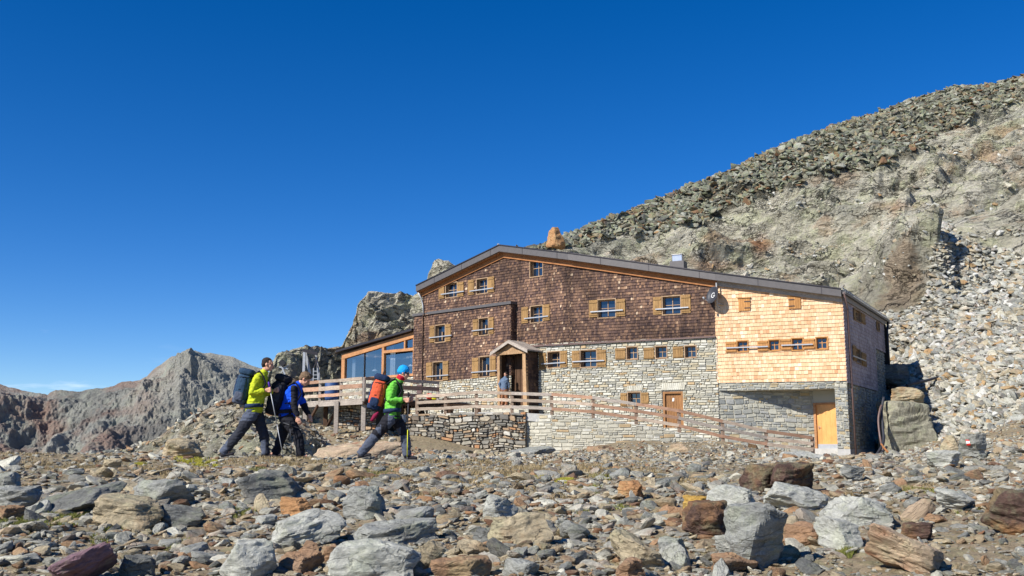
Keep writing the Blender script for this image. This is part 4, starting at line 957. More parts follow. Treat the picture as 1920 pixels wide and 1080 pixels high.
# slanting back wall: from the facade at the left to 1.2 m deep, then the door wall coming forward
pR0 = FC_.pt(uLC+.05, 0, -.04); qd = FC_.px(1526, 760, -1.35); dR = (qd-pR0); FR = Fac(pR0, (dR.x, dR.y)); uRe = Vector((dR.x, dR.y, 0)).length
pr = [(0, ZG), (uRe, ZG), (uRe, z_b0+.1), (0, z_b0+.1)]; backing(w, FR, pr, [], 0, 1); masonry(w, FR, pr, [], .13, .28, .2, .5, 17, wav=.05)
w.build('recess_stone_wall', [M['new_masonry'], M['mortar']], hut)
w = MB(); w.hexa([FC_.pt(u, z, o) for o in (-.5, -.02) for u, z in ((uP-.0, ZG), (0.0, ZG), (0.0, zsill), (uP, zsill))])
pe = FC_.pt(uP+.1, 0, -.9); pw = FR.pt(uRe, 0); FD = Fac(pw, ((pe-pw).x, (pe-pw).y)); Ld = (pe-pw).length; zd0 = FD.uv(1545, 841)[1]; zd1 = FD.uv(1545, 755)[1]
w.hexa([FD.pt(u, z, o) for o in (-.3, .15) for u, z in ((0, ZG), (Ld, ZG), (Ld, zd0), (0, zd0))]); w.build('door_sill', M['concrete'], hut)
w = MB(); w.hexa([FD.pt(u, z, o) for o in (-.1, .08) for u, z in ((0, zd0), (.11, zd0), (.11, zd1), (0, zd1))], .6); w.hexa([FD.pt(u, z, o) for o in (-.1, .08) for u, z in ((.11, zd1-.09), (Ld, zd1-.09), (Ld, zd1), (.11, zd1))], .3)
w.hexa([FD.pt(u, z, o) for o in (-.12, .04) for u, z in ((0, zd1), (Ld, zd1), (Ld, z_b0+.1), (0, z_b0+.1))], .3, 1)
df = w.build('door_frame', [M['larch'], M['mortar']], hut)
w = MB()
for i in range(5): w.hexa([FD.pt(.11+(Ld-.11)*(i+e)/5+(.002 if e == 0 else -.002), z, o) for o in (-.08, -.01) for e, z in ((0, zd0+.1), (1, zd0+.1), (1, zd1-.09), (0, zd1-.09))], random.random())
dd = w.build('pine_door', M['pine_door'], hut)
w = MB(); w.hexa([FD.pt(u, z, o) for o in (-.08, 0.) for u, z in ((.11, zd0), (Ld, zd0), (Ld, zd0+.2), (.11, zd0+.2))]); w.build('kick_plate', M['galv'], dd)
w = MB(); zz = zd0+.95; w.bar(FD.pt(.2, zz-.08, 0), FD.pt(.2, zz+.08, 0), .03, .02); w.tube([FD.pt(.2, zz+.03, 0), FD.pt(.2, zz+.03, .06), FD.pt(.32, zz+.03, .06)], .012, 6); w.build('handle', M['steel'], dd)
# ---- roof
bv = Vector((.492, .870, 0))*11.9; OH = .38
RP = [FA.px(781, 537, OH), FA.px(937, 461, OH), FA.px(1066, 476, OH), FB.px(1341, 513.5, OH), FC_.px(1577, 543.5, OH)]
w = MB(); th = .09
for i in range(4):
    a, b = RP[i], RP[i+1]; up = Vector((0, 0, .02)); a1, b1 = a+up, b+up; n1 = Vector((0, 0, -.14))
    w.hexa([a1+n1, b1+n1, b1+n1+bv, a1+n1+bv, a1, b1, b1+bv, a1+bv])
roof = w.build('roof', M['roof_metal'], hut)
FT = .31
w = MB()
offs = []
for i, p in enumerate(RP):
    fs = [f for f, s in ((FA, (0, 1, 2)), (FB, (2, 3)), (FC_, (3, 4))) if i in s]; n = sum((f.n for f in fs), Vector()).normalized(); offs.append(n)
for i in range(4):
    a, b = RP[i], RP[i+1]; na, nb = offs[i]*.05, offs[i+1]*.05; d = Vector((0, 0, -FT)); e = Vector((0, 0, .03))
    w.hexa([a+d-na*0, b+d-nb*0, b+e, a+e, a+d+na, b+d+nb, b+e+nb, a+e+na])
w.build('fascia', M['roof_metal'], roof)
w = MB()
for i in range(4):
    a, b = RP[i], RP[i+1]; e = Vector((0, 0, .05)); w.bar(a+e+offs[i]*.03, b+e+offs[i+1]*.03, .13, .05)
w.build('edge_trim', M['dark_metal'], roof)
# seams on the fascia
w = MB()
for i in range(4):
    a, b = RP[i], RP[i+1]; n = max(1, int((b-a).length/2.1))
    for k in range(1, n+1):
        p = a.lerp(b, (k-.3)/n)+(offs[i]*.056); w.bar(p+Vector((0, 0, -FT+.01)), p+Vector((0, 0, .02)), .018, .012, up=offs[i])
w.build('seam', M['dark_metal'], roof)
def board(name, drop0, drop1, oo, tk, mat, segs):
    w = MB()
    for i in segs:
        a, b = RP[i], RP[i+1]; sa, sb = offs[i]*(oo-OH), offs[i+1]*(oo-OH); ta, tb = offs[i]*tk, offs[i+1]*tk
        A0, A1, B0, B1 = a-Vector((0, 0, drop1)), a-Vector((0, 0, drop0)), b-Vector((0, 0, drop1)), b-Vector((0, 0, drop0))
        w.hexa([A0+sa, B0+sb, B1+sb, A1+sa, A0+sa+ta, B0+sb+tb, B1+sb+tb, A1+sa+ta], random.random())
    return w.build(name, M[mat], roof)
board('soffit_board', FT-.06, FT+.06, .0, .34, 'barge', (0, 1, 2)); board('barge_board', FT+.03, FT+.3, .0, .1, 'barge', (0, 1, 2))
board('barge_board', FT-.02, FT+.22, .0, .12, 'grey_wood', (3,)); board('soffit_board', FT-.06, FT+.02, .0, .3, 'grey_wood', (3,))
# gutter of the end wall, snow guard and rafters' shadow board
g0 = RP[4]+Vector((0, 0, -.14)); w = MB(); off = FS.n*.12
w.bar(g0+off, g0+off+bv, .14, .12); gt = w.build('gutter', M['roof_metal'], roof)
w = MB()
for k in range(26): p = g0+off*.4+bv*(k+.5)/26+Vector((0, 0, .14)); w.bar(p, p+Vector((0, 0, .1)), .03, .03)
w.bar(g0+off*.4+Vector((0, 0, .25)), g0+off*.4+bv+Vector((0, 0, .25)), .03, .03); w.build('snow_guard', M['galv'], roof)
w = MB(); e0 = FS.pt(0, zgut, .02); w.bar(FS.pt(0, zgut-.06, .05), FS.pt(uS1, zgut-.06, .05), .1, .24); w.build('eave_board', M['grey_wood'], roof)
def pipe(name, pts, r, mat, parent=hut, n=8): w = MB(); w.tube(pts, r, n); return w.build(name, M[mat], parent, smooth=True)
pipe('downpipe', [g0+off, FS.pt(.3, zgut-.55, .14), FS.pt(.35, zs0, .14), FS.pt(.35, zsill-.35, .16)], .05, 'brown_metal')
pipe('downpipe', [g0+off+bv*.985, FS.pt(uS1+.1, zgut-.5, .16), FS.pt(uS1+.1, zgut-4., .16)], .06, 'dark_metal')
pipe('downpipe', [RP[0]+Vector((.1, 0, -.35)), FA.px(790, 560, .1), FA.px(793, 572, .08), FA.px(794, 590, .08)], .04, 'galv')
# roof fittings
for nm, b, mat, cap in (('chimney', (1259, 489, 1287, 512), 'roof_metal', True),):
    c = RP[2].lerp(RP[3], .0); q = FB.px(1272, 500, -1.2); x = FB.d; y = -FB.n; z0 = FB.uv(1272, 512, -1.2)[1]; z1 = FB.uv(1272, 491, -1.2)[1]; w = MB(); R = Matrix((x, y, Vector((0, 0, 1)))).transposed()
    w.box((q.x, q.y, (z0+z1)/2-.2), (.72, .6, z1-z0+.4), R); ch = w.build('chimney', M['roof_metal'], roof)
    w = MB(); w.box((q.x, q.y, z1+.16), (.5, .42, .32), R); w.box((q.x, q.y, z1+.335), (.58, .5, .03), R); w.build('cowl', M['steel'], ch, bevel=.015)
w = MB(); q = FB.px(1184, 492, -1.5); R = Matrix((FB.d, -FB.n, Vector((0, 0, 1)))).transposed(); w.box((q.x, q.y, q.z-.1), (.42, .4, .22), R); w.box((q.x, q.y, q.z+.03), (.5, .48, .04), R); w.build('roof_vent', M['roof_metal'], roof)
w = MB(); q = FA.px(934, 462, -.4); w.box(q, (.12, .12, .3)); w.build('ridge_cap', M['galv'], roof)
# ---- entrance porch
FP = Fac(FA.px(955, 700, 1.05), (FA.d.x, FA.d.y)); pz = 2.12
ul, ur = FP.uv(932, 700)[0], FP.uv(985, 700)[0]; ze = FP.uv(957, 660)[1]; zr = FP.uv(952, 641)[1]
w = MB(); dpt = 1.05
for a, b in ((ul, ul+.17), (ur-.2, ur)): w.hexa([FP.pt(u, z, o) for o in (-.16, .0) for u, z in ((a+.04, pz), (b+.02 if a == ul else b+.1, pz), (b, ze-.12), (a, ze-.12))], random.random())
w.hexa([FP.pt(u, z, o) for o in (-.14, .03) for u, z in ((ul-.06, ze-.12), (ur+.06, ze-.12), (ur+.06, ze+.06), (ul-.06, ze+.06))], .5)
um = (ul+ur)/2
w.face([FP.pt(ul-.02, ze+.06, -.02), FP.pt(ur+.02, ze+.06, -.02), FP.pt(um, zr-.08, -.02)], .3)
porch = w.build('porch', M['porch_wood'], hut)
w = MB()
for sgn, ue in ((-1, ul-.3), (1, ur+.32)):
    for k in range(5):
        o1, o2 = .22-k*.28+.0, .22-(k+1)*.28+.012
        zE = ze-.02; n = Vector((0, 0, .07))
        w.hexa([FP.pt(um, zr, o1), FP.pt(ue, zE, o1), FP.pt(ue, zE, o2), FP.pt(um, zr, o2), FP.pt(um, zr, o1)+n, FP.pt(ue, zE, o1)+n, FP.pt(ue, zE, o2)+n, FP.pt(um, zr, o2)+n], random.random())
    w.hexa([FP.pt(um, zr-.1, .2), FP.pt(ue, ze-.14, .2), FP.pt(ue, ze-.021, .2), FP.pt(um, zr-.001, .2), FP.pt(um, zr-.1, .24), FP.pt(ue, ze-.14, .24), FP.pt(ue, ze-.021, .24), FP.pt(um, zr-.001, .24)], .9)
w.build('porch_roof', M['grey_wood'], porch)
Fps = Fac(FP.pt(ur, 0), (-FP.n.x, -FP.n.y)); w = MB(); q = [(0.02, pz-.9), (dpt+.2, pz-.9), (dpt+.2, ze-.08), (.02, ze-.08)]; backing(w, Fps, q, [], 0, 1); shingles(w, Fps, q, [], .16, .09, .16, 8, lift=.04, mean=.35)
w.build('porch_side', [M['old_shingle'], M['dark_gap']], porch)
w = MB(); w.hexa([FP.pt(u, z, o) for o in (-dpt, -.1) for u, z in ((ul-.02, pz-.3), (ul, pz-.3), (ul, ze), (ul-.02, ze))]); w.hexa([FP.pt(u, z, o) for o in (-1., -.93) for u, z in ((ul, pz), (ur, pz), (ur, ze), (ul, ze))], .1)
for k in range(7):
    a = ul+(ur-ul)*(k+.06)/7; b = ul+(ur-ul)*(k+.94)/7; w.hexa([FP.pt(u, z, o) for o in (-.93, -.9) for u, z in ((a, pz), (b, pz), (b, ze-.1), (a, ze-.1))], random.random())
w.build('entrance_door', M['dark_wood'], porch)
w = MB(); w.hexa([FP.pt(u, z, o) for o in (-.75, -.7) for u, z in ((ur-.52, pz), (ur-.22, pz), (ur-.24, pz+1.15), (ur-.42, pz+1.2))], .6); w.build('leaning_board', M['porch_wood'], porch)
# porch floor and steps
w = MB(); masw = Fac(FP.pt(0, 0, .1), (FP.d.x, FP.d.y)); q = [(ul-.2, zt-.3), (ur+.3, zt-.3), (ur+.3, pz-.02), (ul-.2, pz-.02)]; backing(w, masw, q, [], 0, 1); masonry(w, masw, q, [], .1, .18, .2, .5, 18)
w.hexa([FP.pt(u, z, o) for o in (-1.3, .12) for u, z in ((ul-.2, pz-.1), (ur+.3, pz-.1), (ur+.3, pz), (ul-.2, pz))], .2)
w.hexa([FP.pt(u, z, o) for o in (.12, .5) for u, z in ((ul, zt-.3), (ur, zt-.3), (ur, pz-.22), (ul, pz-.22))], .3)
w.build('doorstep', [M['masonry'], M['mortar']], porch)
# ---- glazed conservatory
w = MB(); tr = MB()
def beam(fac, x0, y0, x1, y1, hh, o0, o1, r=.5, mb=None):
    (ua, za), (ub, zb) = fac.uv(x0, y0), fac.uv(x1, y1); (mb or w).hexa([fac.pt(u, z, o) for o in (o0, o1) for u, z in ((ua, za-hh), (ub, zb-hh), (ub, zb), (ua, za))], r)
def post(fac, x, y0, y1, wd, o0, o1, r=.5, mb=None):
    u = fac.uv(x, (y0+y1)/2)[0]; za, zb = fac.uv(x, y1)[1], fac.uv(x, y0)[1]; (mb or w).hexa([fac.pt(q, z, o) for o in (o0, o1) for q, z in ((u-wd/2, za), (u+wd/2, za), (u+wd/2, zb), (u-wd/2, zb))], r)
beam(FW, 642, 664, 778, 622, .34, -.2, .04); beam(FW, 718, 657.5, 778, 651.5, .17, -.12, .03, .6)
post(FW, 644, 671, 712, .24, -.2, .02, .7); post(FW, 718, 646, 706, .2, -.16, .02, .4); post(FW, 759, 637, 656, .12, -.1, .02)
beam(FW, 640, 711, 778, 700, .14, -.2, .05, .8); post(FW, 775, 632, 702, .06, -.2, .02)
cons = w.build('conservatory', M['larch'], hut)
w = MB(); beam(FW, 637, 657.5, 779, 616.5, .13, -5.2, .32); w.build('conservatory_roof', M['dark_metal'], cons)
def pane(pts, o=-.08):
    w = MB(); w.face([FW.px(x, y, 0)-FW.n*(-o) for x, y in pts]); w.build('pane', M['glass'], cons)
pane([(648, 711), (714, 706), (714, 650), (648, 671)]); pane([(722, 705), (775, 701), (775, 660), (722, 666)]); pane([(722, 657), (756, 653), (756, 640), (722, 649)]); pane([(762, 652), (775, 650), (775, 634), (762, 638)])
w = MB()
for x, y0, y1 in ((682, 662, 708),): post(FW, x, y0, y1, .05, -.1, -.03, .2)
w.build('glazing_bar', M['dark_metal'], cons)
w = MB(); za = FW.uv(700, 722)[1]; ua, ub = FW.uv(640, 700)[0], FW.uv(779, 700)[0]; zr0 = FW.uv(640, 665)[1]; zr1 = FW.uv(777, 625)[1]
w.hexa([FW.pt(u, z, o) for o in (-5.1, -.2) for u, z in ((ua, za-.1), (ub, za-.1), (ub, za), (ua, za))]); w.build('floor', M['larch'], cons)
w = MB(); w.face([FW.pt(u, z, -5.1) for u, z in ((ua, za), (ub, za), (ub, zr1), (ua, zr0))]); w.build('back_wall', M['larch'], cons)
for (px, wd) in ((655, .3), (712, .3), (728, .42), (726, .3)):
    w = MB(); u = FW.uv(px, 690)[0]; b = [(u+wd*(i/8-.5), -.35-.07*(i % 2)) for i in range(9)]; zb_, zt_ = za+.2, FW.uv(px, 672 if px < 700 else 655 if px != 726 else 648)[1]
    for i in range(8): w.face([FW.pt(b[i][0], zb_, b[i][1]), FW.pt(b[i+1][0], zb_, b[i+1][1]), FW.pt(b[i+1][0], zt_, b[i+1][1]), FW.pt(b[i][0], zt_, b[i][1])])
    w.build('curtain', M['white'], cons)
for px, py in ((703, 696), (771, 687)):
    l = MB(); c = FW.px(px, py, -1.); l.tube([c+Vector((0, 0, .12)), c+Vector((0, 0, .1)), c], [.04, .1, .2], 12); l.tube([c+Vector((0, 0, .12)), c+Vector((0, 0, 1.6))], .01, 5); l.build('pendant_lamp', M['white'], cons)
Fcl = Fac(FW.pt(ua, 0, -5.1), (FW.n.x, FW.n.y)); w = MB()
for u0, u1, z0_, z1_ in ((0, .16, za, zr0), (5.0, 5.1, za, zr0), (2.5, 2.65, za, zr0), (.16, 2.5, za, za+.5), (2.65, 5.0, za, za+.5), (.16, 2.5, zr0-.2, zr0), (2.65, 5.0, zr0-.2, zr0)): w.hexa([Fcl.pt(u, z, o) for o in (-.1, .02) for u, z in ((u0, z0_), (u1, z0_), (u1, z1_), (u0, z1_))], .5)
w.build('side_frame', M['larch'], cons)
w = MB(); w.face([Fcl.pt(u, z, -.05) for u, z in ((.1, za+.4), (5.05, za+.4), (5.05, zr0-.1), (.1, zr0-.1))]); w.build('pane', M['glass'], cons)
# white rubble plinth behind the deck
w = MB(); q = [(ua, za-.9), (ub+.8, za-.9), (ub+.8, FW.uv(778, 702)[1]-.14), (ua, FW.uv(642, 711)[1]-.14)]; Fpl = Fac(FW.pt(0, 0, -.02), (FW.d.x, FW.d.y)); backing(w, Fpl, q, [], 0, 1); masonry(w, Fpl, q, [], .1, .2, .2, .45, 19)
w.build('stone_plinth', [M['masonry'], M['mortar']], cons)
w = MB(); a, z0, c, z1 = FBK.rect(783, 721, 793, 738); w.hexa([FBK.pt(u, z, o) for o in (.0, .07) for u, z in ((a, z0), (c, z0), (c, z1), (a, z1))])
w.build('wall_plaque', M['brown_metal'], hut)
# ---- satellite dish on the corner
dish = empty('satellite_dish', FB.px(1345, 596, .5)); tag(dish, 'dark grey satellite dish with a pale emblem on the seam between dark and golden shingles', 'satellite dish'); dl = dish.location.copy()
def loc(*v): return Vector(v)
w = MB(); p0 = FC_.px(1343, 530, .28)-dl; p1 = FC_.px(1345, 573, .28)-dl; w.tube([p0, p1], .035, 8); w.tube([p1+Vector((0, 0, .12)), FC_.px(1356, 571, .0)-dl], .03, 6); w.tube([p1+Vector((0, 0, .0)), FC_.px(1349, 577, 0.)-dl], .03, 6); w.build('mast', M['galv'], dish, True)
dc = FB.px(1336, 553, .42)-dl; dn = (Vector((-.86, -.5, .28))).normalized(); xx = dn.cross(Vector((0, 0, 1))).normalized(); yy = xx.cross(dn)
w = MB(); rings = [(0, -.08), (.17, -.065), (.32, -.025), (.42, .03), (.43, .025)]; nn = 28; b = len(w.v)
for rr, hh in rings:
    for i in range(nn): a = 2*math.pi*i/nn; w.v.append(tuple(dc+xx*math.cos(a)*rr*.92+yy*math.sin(a)*rr+dn*hh)); w.r.append(.5)
for j in range(len(rings)-1):
    for i in range(nn): w.f.append((j*nn+i, j*nn+(i+1) % nn, (j+1)*nn+(i+1) % nn, (j+1)*nn+i)); w.m.append(0)
dsh = w.build('reflector', M['dsh'] if 'dsh' in M else M['hose'], dish, True); so = dsh.modifiers.new('s', 'SOLIDIFY'); so.thickness = .02
w = MB(); n = 14
for i in range(n):
    a0, a1 = math.pi*(.25+1.6*i/n), math.pi*(.25+1.6*(i+1)/n); w.face([dc+(xx*math.cos(a)*-r_+yy*math.sin(a)*r_)+dn*(-.035) for a, r_ in ((a0, .1), (a1, .1), (a1, .13), (a0, .13))])
w.face([dc+(xx*-u+yy*v)+dn*(-.05) for u, v in ((0, -.02), (.12, -.02), (.12, .01), (0, .01))]); w.build('emblem', M['white'], dsh)
w = MB(); w.tube([dc-yy*.4, dc-yy*.36+dn*.45], .02, 6); w.tube([dc-yy*.38+dn*.4, dc-yy*.3+dn*.52], .05, 8); w.build('feed_arm', M['galv'], dish, True)
# ================================================================ terrace, ramp, walls, fence, deck
FENCE = [(782, 741, 777, 47.5), (835, 738, 775, 47.), (893, 733, 773, 46.5), (960, 735, 773, 46.), (1035, 737, 777, 45.6), (1112, 743, 783, 45.2), (1193, 755, 795, 44.9), (1274, 767, 810, 44.8), (1356, 787, 830, 44.8), (1437, 806, 842, 45.0), (1525, 819, 852, 45.4)]
mb = MB(); bk = [(q[0], q[2], q[3]) for q in [(700, 0, 778, 48.3)]+[(f[0], f[1], f[2], f[3]) for f in FENCE]]
Lf = [at(x, y, Y) for x, y, Y in bk]
for i in range(len(Lf)-1):
    a, b = Lf[i], Lf[i+1]; A, B_ = a+Vector((0, 8.5, 0)), b+Vector((0, 8.5 if i < 5 else 4, 0)); dn_ = Vector((0, 0, -.35)); mb.hexa([a+dn_, b+dn_, B_+dn_, A+dn_, a, b, B_, A])
tag(mb.build('terrace_path', M['concrete']), kind='structure')
def rwall(name, label, x0, Y0, x1, Y1, top0, top1, bot, mat, back, **kw):
    a, b = at(x0, 780, Y0), at(x1, 780, Y1); fac = Fac((a.x, a.y), (b.x-a.x, b.y-a.y)); L_ = (Vector((b.x-a.x, b.y-a.y, 0))).length
    w = MB(); q = [(0, bot), (L_, bot), (L_, zpix(top1, Y1)), (0, zpix(top0, Y0))]; backing(w, fac, q, [], 0, 1); masonry(w, fac, q, [], m=0, **kw)
    w.hexa([fac.pt(u, z, o) for o in (-.5, -.003) for u, z in ((0, bot), (L_, bot), (L_, q[2][1]-.004), (0, q[3][1]-.004))], .2, 1)
    # uneven cap stones
    rg = random.Random(3); u = 0
    while u < L_-.1:
        ww = min(rg.uniform(.25, .6), L_-u); z = q[3][1]+(q[2][1]-q[3][1])*(u+ww/2)/L_; hh = rg.uniform(.03, .08); s = rg.uniform(-.02, .02)
        w.hexa([fac.pt(x, zz, o) for o in (-.4, rg.uniform(.03, .07)) for x, zz in ((u+.01, z-.02), (u+ww-.01, z-.02), (u+ww-.03, z+hh+s), (u+.03, z+hh))], rg.random()); u += ww
    return tag(w.build(name, [M[mat], M[back]]), label, 'wall'), fac
rwall('retaining_wall', 'rough dry stone retaining wall of brown and grey rubble under the left half of the fence', 762, 47.5, 986, 45.8, 779, 776, -.9, 'rubble_masonry', 'earth_gap', h0=.08, h1=.28, w0=.12, w1=.55, seed=31, dep=(.02, .16), wav=.09, gap=.014, split=.5, cham=.42)
pts = [(984, 776, 46.0), (1035, 778, 45.5), (1112, 784, 45.1), (1193, 796, 44.8), (1274, 811, 44.7), (1356, 831, 44.7), (1437, 843, 44.9)]
w = MB()
for i in range(len(pts)-1):
    (x0, y0, Y0), (x1, y1, Y1) = pts[i], pts[i+1]; a, b = at(x0, y0, Y0), at(x1, y1, Y1); fac = Fac((a.x, a.y), (b.x-a.x, b.y-a.y)); L_ = math.hypot(b.x-a.x, b.y-a.y)
    q = [(0, -.9), (L_, -.9), (L_, b.z), (0, a.z)]; backing(w, fac, q, [], 0, 1); masonry(w, fac, q, [], .1, .2, .2, .55, 40, dep=(.015, .04), wav=.02)
    w.hexa([fac.pt(u, z, o) for o in (-.45, -.003) for u, z in ((0, -.9), (L_, -.9), (L_, b.z-.004), (0, a.z-.004))], .2, 1)
tag(w.build('retaining_wall', [M['masonry'], M['mortar']]), 'pale coursed stone retaining wall under the descending ramp fence', 'wall')
def sag_bar(mb, a, b, w, h, r, seed=0):
    rg = random.Random(seed); pts = [a.lerp(b, t)+Vector((0, 0, rg.uniform(-.012, .012))) for t in (0, .34, .67, 1)]
    for i in range(3): mb.bar(pts[i], pts[i+1], w, h, r=r)
def fence(rows, label, name='wooden_fence', drop=(.07, .40, .74), pw=.15, mats=('grey_wood', 'rail_wood', 'red_wood'), parent=None, first_post=True, rr=1):
    fe = parent or empty(name, at(rows[0][0], rows[0][2], rows[0][3]))
    if not parent: tag(fe, label, 'fence')
    o = fe.location; rg = random.Random(rr); tops = []
    for (x, yt, yb, Y) in rows:
        b, t = at(x, yb, Y)-o, at(x, yt, Y)-o; t.x, t.y = b.x+rg.uniform(-.02, .02), b.y; tops.append((b, t))
        p = MB(); p.bar(b-Vector((0, 0, .15)), t, pw, pw*.75, up=(0, 1, 0), r=rg.random()); p.build('post', M['post_wood'], fe, bevel=.008)
    for i in range(len(rows)-1):
        for k, d in enumerate(drop):
            (b0, t0), (b1, t1) = tops[i], tops[i+1]; h0, h1 = (t0-b0).z/1.0, (t1-b1).z/1.0
            a = t0-Vector((0, .075, d*min(1, h0)))+Vector((-.04 if i % 2 else .0, -.002 if i % 2 else .0, 0)); c = t1-Vector((0, .075 if i % 2 == 0 else .077, d*min(1, h1)))
            p = MB(); sag_bar(p, a, c, .045, .14, rg.random(), i*3+k); mt = 'red_wood' if (rows[i][0] > 1030 and (k+i) % 3 != 2 and rg.random() < .6) else 'rail_wood' if rg.random() < .7 else 'grey_wood'
            p.build('rail', M[mt], fe)
    return fe
fence(FENCE, 'weathered wooden fence with three rails running along the terrace and down the ramp')
# ground beam along the ramp's end
w = MB(); w.bar(at(1455, 846, 44.2), at(1592, 862, 44.2), .14, .14, r=.5); w.bar(at(1455, 846, 44.2)+Vector((-.6, .2, .12)), at(1455, 846, 44.2), .13, .13)
tag(w.build('timber_beam', M['grey_wood'], smooth=False), 'grey squared timber lying on the ground below the pine door', 'beam')
# ---- deck
F1, F0 = at(681, 749, 46.), at(560, 753, 50.); zd = 2.2; F1.z = F0.z = zd; dk_d = (F1-F0).normalized(); nb = Vector((-dk_d.y, dk_d.x, 0)); dep_ = 6.5
deck = empty('wooden_deck', F0); tag(deck, 'raised timber deck on posts in front of the glazed room', 'deck'); o_ = F0.copy()
w = MB(); Ld_ = (F1-F0).length; nbd = 22
for k in range(nbd):
    a = dk_d*(Ld_*(k+.03)/nbd); b = dk_d*(Ld_*(k+.97)/nbd); zz = Vector((0, 0, .05)); m = nb*dep_; w.hexa([a, b, b+m, a+m, a+zz, b+zz, b+m+zz, a+m+zz], random.random())
w.build('floor', M['grey_wood'], deck)
for k, oo in enumerate((0.02, 2.2, 4.4)):
    w = MB(); a = nb*oo; w.bar(a+Vector((0, 0, -.12)), a+dk_d*Ld_+Vector((0, 0, -.12)), .12, .22, r=.3); w.build('joist', M['dark_wood' if k else 'grey_wood'], deck)
w = MB(); w.bar(dk_d*Ld_+Vector((0, 0, -.12)), dk_d*Ld_+nb*dep_+Vector((0, 0, -.12)), .12, .2); w.build('joist', M['dark_wood'], deck)
for px, y0, y1, Y, mt in ((571, 768, 812, 49.4, 'grey_wood'), (629, 760, 838, 47.3, 'grey_wood'), (609, 768, 830, 49.6, 'dark_wood'), (681, 754, 800, 46.3, 'grey_wood')):
    b = at(px, y1+8, Y); t = b.copy(); t.z = zd-.02; w = MB(); w.bar(b-o_, t-o_, .2, .2, up=(0, 1, 0), r=.5); w.build('post', M[mt], deck, bevel=.01)
    if mt != 'x' and px in (571, 609):
        w = MB(); w.bar(t-o_+Vector((0, 0, -1.3)), t-o_+dk_d*1.1+Vector((0, 0, -.15)), .1, .1); w.build('brace', M['dark_wood'], deck)
rows = []
for f in (0, .345, .67, 1.): p = F0.lerp(F1, f); rows.append(p)
def deck_rail(pts, par, seed):
    rg = random.Random(seed)
    for p in pts:
        q = p-o_; w = MB(); w.bar(q+Vector((0, 0, -.1)), q+Vector((0, 0, 1.0)), .12, .09, up=(0, 1, 0), r=rg.random()); w.build('railing_post', M[rg.choice(['grey_wood', 'rail_wood'])], par, bevel=.008)
    for i in range(len(pts)-1):
        for k, h in enumerate((.95, .62, .28)):
            w = MB(); off = (pts[i+1]-pts[i]).normalized().cross(Vector((0, 0, 1)))*.07; sag_bar(w, pts[i]-o_+off+Vector((0, 0, h)), pts[i+1]-o_+off+Vector((0, 0, h)), .04, .15 if k != 1 else .2, rg.random(), seed+i+k); w.build('rail', M[rg.choice(['rail_wood', 'rail_wood', 'grey_wood', 'red_wood'])], par)
deck_rail(rows, deck, 5); deck_rail([F1+nb*.05, F1+nb*2.2, F1+nb*4.4], deck, 9)
# shaded rubble wall carrying the deck
a = at(634, 780, 49.2); b = at(705, 780, 47.6); fac = Fac((a.x, a.y), (b.x-a.x, b.y-a.y)); L_ = math.hypot(b.x-a.x, b.y-a.y)
w = MB(); q = [(0, -.2), (L_, -.2), (L_, 2.05), (0, 2.05)]; backing(w, fac, q, [], 0, 1); masonry(w, fac, q, [], .1, .24, .16, .5, 51, dep=(.02, .1), wav=.06, cham=.35)
w.hexa([fac.pt(u, z, o) for o in (-1.6, -.003) for u, z in ((0, -.2), (L_, -.2), (L_, 2.04), (0, 2.04))], .2, 1)
tag(w.build('foundation_wall', [M['rubble_masonry'], M['dark_gap']]), 'shaded rubble wall underneath the timber deck', 'wall')
# ruin of a dry stone wall high on the slope
a, b = at(1628, 318, 103.), at(1697, 316, 103.); fac = Fac((a.x, a.y), (b.x-a.x, b.y-a.y)); L_ = (b-a).length; w = MB(); q = [(0, a.z-.6), (L_, a.z-.6), (L_, a.z+1.35), (L_*.5, a.z+1.3), (0, a.z+.8)]
backing(w, fac, q, [], 0, 1); masonry(w, fac, q, [], .12, .22, .3, .8, 61, dep=(.03, .2), wav=.05); w.hexa([fac.pt(u, z, o) for o in (-1.6, -.01) for u, z in ((0, a.z-.6), (L_, a.z-.6), (L_, a.z+1.33), (0, a.z+.78))], .2, 1)
tag(w.build('ruined_wall', [M['rubble_masonry'], M['dark_gap']]), 'small brown dry stone wall standing alone high on the rocky slope', 'wall')
# ---- cableway frame and mast beside the deck
def frame_thing(name, label, cat, bars, Y, mat):
    b0 = at(*bars[0][0], Y); e = empty(name, b0); tag(e, label, cat); o = b0
    for nm, w_, mt, segs in mat:
        w = MB()
        for (x0, y0, x1, y1, dy) in segs: w.bar(at(x0, y0, Y+dy)-o, at(x1, y1, Y+dy)-o, w_, w_)
        w.build(nm, M[mt], e)
frame_thing('cableway_frame', 'light metal cableway frame with a small roof standing on the skyline behind the deck', 'frame', [((578, 712),)], 53, [
    ('leg', .13, 'galv', [(571, 657, 569, 712, 0)]), ('leg', .13, 'galv', [(572, 657, 584, 714, .3)]), ('leg', .09, 'galv', [(592, 664, 600, 716, .4)]),
    ('crossbeam', .16, 'dark_metal', [(567, 656, 596, 664, 0)]), ('brace', .05, 'dark_metal', [(590, 668, 596, 690, 0)]), ('brace', .05, 'dark_metal', [(597, 670, 586, 694, .2)]), ('ladder', .05, 'galv', [(588, 690, 587, 716, .1)]), ('ladder', .05, 'galv', [(595, 690, 596, 716, .1)]),
    ('rung', .04, 'galv', [(587, 696, 596, 696, .1)]), ('rung', .04, 'galv', [(587, 703, 596, 703, .1)]), ('rung', .04, 'galv', [(587, 710, 596, 710, .1)])])
